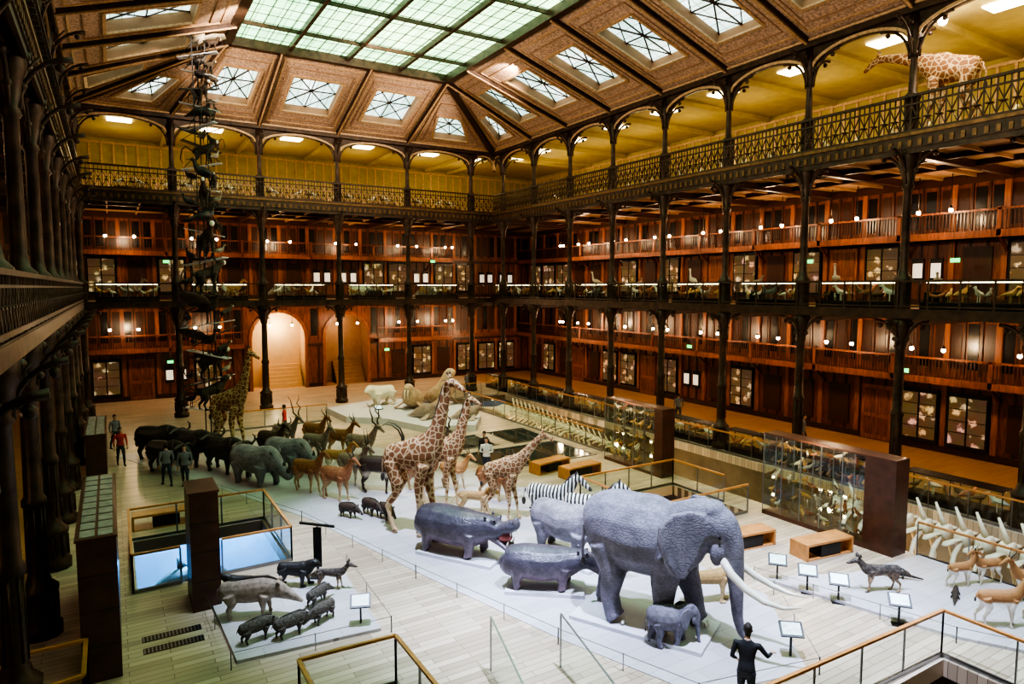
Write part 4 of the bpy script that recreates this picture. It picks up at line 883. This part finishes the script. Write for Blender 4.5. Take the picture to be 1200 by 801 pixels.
def lectern():
    b=MB();b.bar((0,0,0),(0,0,.75),.06,.06,1);b.box(-.2,.2,-.15,.15,0,.02,1)
    b.plate([(-.32,-.2,.68),(.32,-.2,.68),(.32,.2,.95),(-.32,.2,.95)],(0,-.03,.045),1);b.plate([(-.26,-.16,.735),(.26,-.16,.735),(.26,.14,.95),(-.26,.14,.95)],(0,-.006,.009),0)
    return b.mesh('information_lectern',[M['screen'],M['black']])
le=lectern()
for x,y,a in((5.05,15.7,-20),(16.2,11.9,-50),(16.3,11.0,-50),(16.5,10.2,-50),(16.7,8.7,-50),(13.1,9.2,-40),(14.0,39.2,0),(28.2,9.5,-60)): place(le,'information_lectern',(x,y,.4 if y>39 else 0),math.radians(a),.8)
b=MB();b.bar((0,0,0),(0,0,1.5),.06,.06,0);b.plate([(-.04,-.5,1.5),(.04,-.5,1.5),(.04,.5,1.62),(-.04,.5,1.62)],(0,0,.06),0);b.box(-.015,.015,-.12,.12,.3,1.48,0);b.box(-.2,.2,-.2,.2,0,.03,0);b.obj('directional_sign',[M['black']],loc=(4.85,18.95,.08),rz=math.radians(60))
# ------------------------------------------------------------------ whale skeletons
def skeleton(name,y0,y1_,x,z,r0,r1,ribs,step=.6):
    b=MB();n=int((y1_-y0)/step)
    for i in range(n):
        f=i/(n-1);y=y0+(y1_-y0)*f;r=r0+(r1-r0)*f;zz=z+.3*math.sin(f*2)
        b.tube([(x,y-.2,zz),(x,y-.14,zz),(x,y,zz),(x,y+.14,zz),(x,y+.2,zz)],[r*.8,r,r*.8,r,r*.8],12)
        b.tube([(x,y,zz+r*.7),(x,y+.12,zz+r*1.6),(x,y+.3,zz+r*2.9)],[r*.4,r*.22,r*.12],6)
        for s in(1,-1):
            b.tube([(x+s*r*.7,y,zz),(x+s*r*1.6,y+.03,zz+.03),(x+s*r*2.6,y+.1,zz-.02),(x+s*r*3.1,y+.12,zz-.08)],[r*.28,r*.3,r*.42,r*.2],8,ry=.35)
            if ribs[0]<f<ribs[1]:
                pts=[(x+s*math.sin(a)*1.35+s*.1,y-.2*a,zz-.1-1.25*(1-math.cos(a))) for a in(0.15,.6,1.1,1.6,2.1,2.5)];b.tube(pts,[.07,.08,.075,.07,.06,.05],6)
        if i%6==3: b.bar((x,y,-4.6),(x,y,zz),.06,.06,1)
    return b.obj(name,[M['bone'],M['black']],True)
skeleton('whale_skeleton',3.0,15.0,24.1,-.15,.42,.30,(.55,.95))
skeleton('whale_skeleton',27,38.6,23.6,-.35,.16,.32,(.45,.97),.5)
sk2=MB();sk2.spine([(0,0,.5,.35),(.8,.1,.7,.45),(1.6,0,.5,.3),(2.8,-.1,.25,.15),(4,-.2,.1,.08)],12)
for s in(1,-1): sk2.tube([(.2,s*.6,-.4),(1.5,s*.85,-.55),(3,s*.5,-.5),(4,s*.08,-.4)],[.12,.1,.09,.06],8)
sk2.bar((.8,0,-4.0),(.8,0,0),.06,.06,1);sk2.obj('whale_skull',[M['bone'],M['black']],True,loc=(23.6,39.2,-.3),rz=math.pi/2)
dl=MB();dl.spine([(-1.6,.5,.5,.05),(-1.2,.5,.12,.15),(-.4,.6,.4,.45),(.5,.6,.42,.45),(1.1,.5,.25,.3),(1.5,.4,.1,.1)],12);dl.plate([(-.3,0,1.0),(.1,0,1.05),(-.3,0,1.5)],(0,.06,0));dl.bar((0,0,-1.4),(0,0,.4),.08,.08,1);dl.obj('dolphin',[F['greyb'],M['black']],True,loc=(2.0,27.2,-3.1),rz=.3)
tb=MB();tb.box(3.6,6.6,26.6,29.2,-4.55,-3.7,0)
for i in range(3):
    for j in range(2): tb.box(3.8+i*.9,4.4+i*.9,26.9+j*1.1,27.6+j*1.1,-3.7,-3.3,0)
tb.obj('lower_level_display_table',[M['white']])
# ------------------------------------------------------------------ people
SK=mat('skin',(.55,.33,.24),.5,0,.08,5);HA=mat('dark_hair',(.03,.02,.015),.6,0,.2,30)
def person(name,top,pants,arms,stride=.18,lean=0.0,hair=HA,head=0):
    b=MB()
    L=lambda z: lean*max(0,z-.9)
    b.spine([(0,.84,.15,.1),(0,.95,.165,.115),(L(1.1),1.1,.14,.1),(.01+L(1.25),1.25,.165,.115),(L(1.38),1.38,.19,.1),(-.01+L(1.45),1.45,.11,.075),(L(1.5),1.5,.056,.058),(.01+L(1.56),1.56,.055,.06)],14)
    hx=L(1.62)+.02
    b.spine([(hx-.005,1.53,.05,.06),(hx+.01,1.58,.062,.085),(hx,1.65,.076,.1),(hx-.008,1.71,.074,.098),(hx-.01,1.76,.05,.07)],14)
    b.ball((hx+.105,0,1.625),.02,.014,.025)
    for s in(1,-1):
        f=stride*s
        b.tube([(0,s*.085,.9),(.02+f*.35,s*.09,.68),(.03+f*.55,s*.095,.49),(f*.85-.01,s*.095,.33),(f-.01,s*.1,.1)],[.092,.08,.056,.056,.038],10)
        b.tube([(f-.05,s*.1,.045),(f+.05,s*.105,.045),(f+.17,s*.115,.03)],[.045,.045,.03],8)
        S,E,W=(L(1.4),s*.2,1.4),arms[0 if s>0 else 1][0],arms[0 if s>0 else 1][1]
        b.tube([(S[0],s*.14,1.39),S,((S[0]+E[0])/2,(S[1]+E[1])/2,(S[2]+E[2])/2),E,((E[0]+W[0])/2,(E[1]+W[1])/2,(E[2]+W[2])/2),W],[.05,.058,.05,.04,.037,.027],10)
        Wv=Vector(W);d=(Wv-Vector(E)).normalized()
        b.tube([Wv,Wv+d*.04,Wv+d*.09],[.026,.036,.036],8,ry=.5)
        b.ball((hx,s*.078,1.635),.018,.012,.03)
    v,f=remesh(b,.0125,2)
    o=MB();mi=[]
    wr=[Vector(a[1]) for a in arms];el=[Vector(a[0]) for a in arms]
    for q in f:
        c=sum((Vector(v[i]) for i in q),Vector())/len(q)
        if c.z<.075: m=3
        elif any((c-w).length<.13 and (c-w).dot((w-e).normalized())>-.02 for w,e in zip(wr,el)): m=2
        elif c.z>1.49:
            m=2
            if c.z>1.7 or (c.x<hx+.0 and c.z>1.55) or (c.z>1.66 and c.x<hx+.06): m=4
        elif c.z<.93 and abs(c.y)<.21 and not any((c-e).length<.12 for e in el): m=1
        else: m=0
        mi.append(m)
    o.add(v,f,mi)
    for k in(0,1):
        W,E=wr[k],el[k];d=(W-E).normalized();sd=Vector((0,0,1)).cross(d);sd=sd.normalized() if sd.length>.3 else Vector((1,0,0));n=d.cross(sd)
        for i,(off,l) in enumerate(((-.027,.065),(-.009,.078),(.009,.074),(.026,.058))):
            p=W+d*.09+sd*off;o.tube([p-d*.02,p+d*l*.5,p+d*l*.85-n*.015,p+d*l-n*.03],[.0095,.009,.008,.007],6,2)
        p=W+d*.04;o.tube([p+sd*.02,p+sd*.045+d*.02,p+sd*.055+d*.05],[.011,.01,.008],6,2)
    for s in(1,-1): o.ball((hx+.09,s*.03,1.655),.011,m=5,n=6)
    o.bar((hx+.092,-.022,1.585),(hx+.092,.022,1.585),.006,.006,6)
    o.ball((hx-.02,0,1.7),.088,.084,.075,4,n=10)
    return o.mesh(name,[top,pants,SK,M['black'],hair,M['eye'],M['mouth']],True)
RA=[((-.03,.26,1.12),(.08,.25,.88)),((-.03,-.26,1.12),(.05,-.26,.87))]
def cl(n,c): return mat(n,c,.8,0,.15,20)
blk=cl('black_jacket',(.02,.02,.025));jn=cl('dark_trousers',(.04,.045,.07));wh=cl('white_shirt',(.8,.78,.78));rd=cl('red_shirt',(.6,.05,.04));gy=cl('grey_sweater',(.2,.2,.24))
pA=person('visitor_in_black',blk,jn,[((.02,.27,1.13),(.2,.2,1.0)),((.12,-.36,1.2),(.34,-.42,1.16))],.05,.15)
place(pA,'visitor_in_black',(10.45,8.3,0),math.radians(35),1.05)
pW=person('visitor_in_white',wh,jn,[((.0,.27,1.13),(.22,.12,1.15)),((-.02,-.27,1.13),(.2,-.1,1.15))],.08)
place(pW,'visitor_in_white',(14.1,25.5,0),math.radians(-130),1.05)
pK=person('visitor_in_dark_coat',blk,blk,RA,.12);place(pK,'visitor_in_dark_coat',(14.6,26.6,0),math.radians(-150),1.05)
pR=person('visitor_in_red',rd,jn,RA,.22);place(pR,'visitor_in_red',(8.2,38.6,0),math.radians(160),1.05);place(pR,'visitor_in_red',(.1,36.4,0),math.radians(-80),1.05)
pG=person('visitor_in_grey',gy,jn,RA,.25)
for x,y,z,a in((-.1,40.2,0,-60),(1.75,31.6,0,100),(2.4,30.9,0,-100),(24,46.6,0,0),(30.5,30,0,60),(31,21.5,0,-60),(30.6,26.5,Z2,80)): place(pG,'visitor_in_grey',(x,y,z),math.radians(a),1.05)
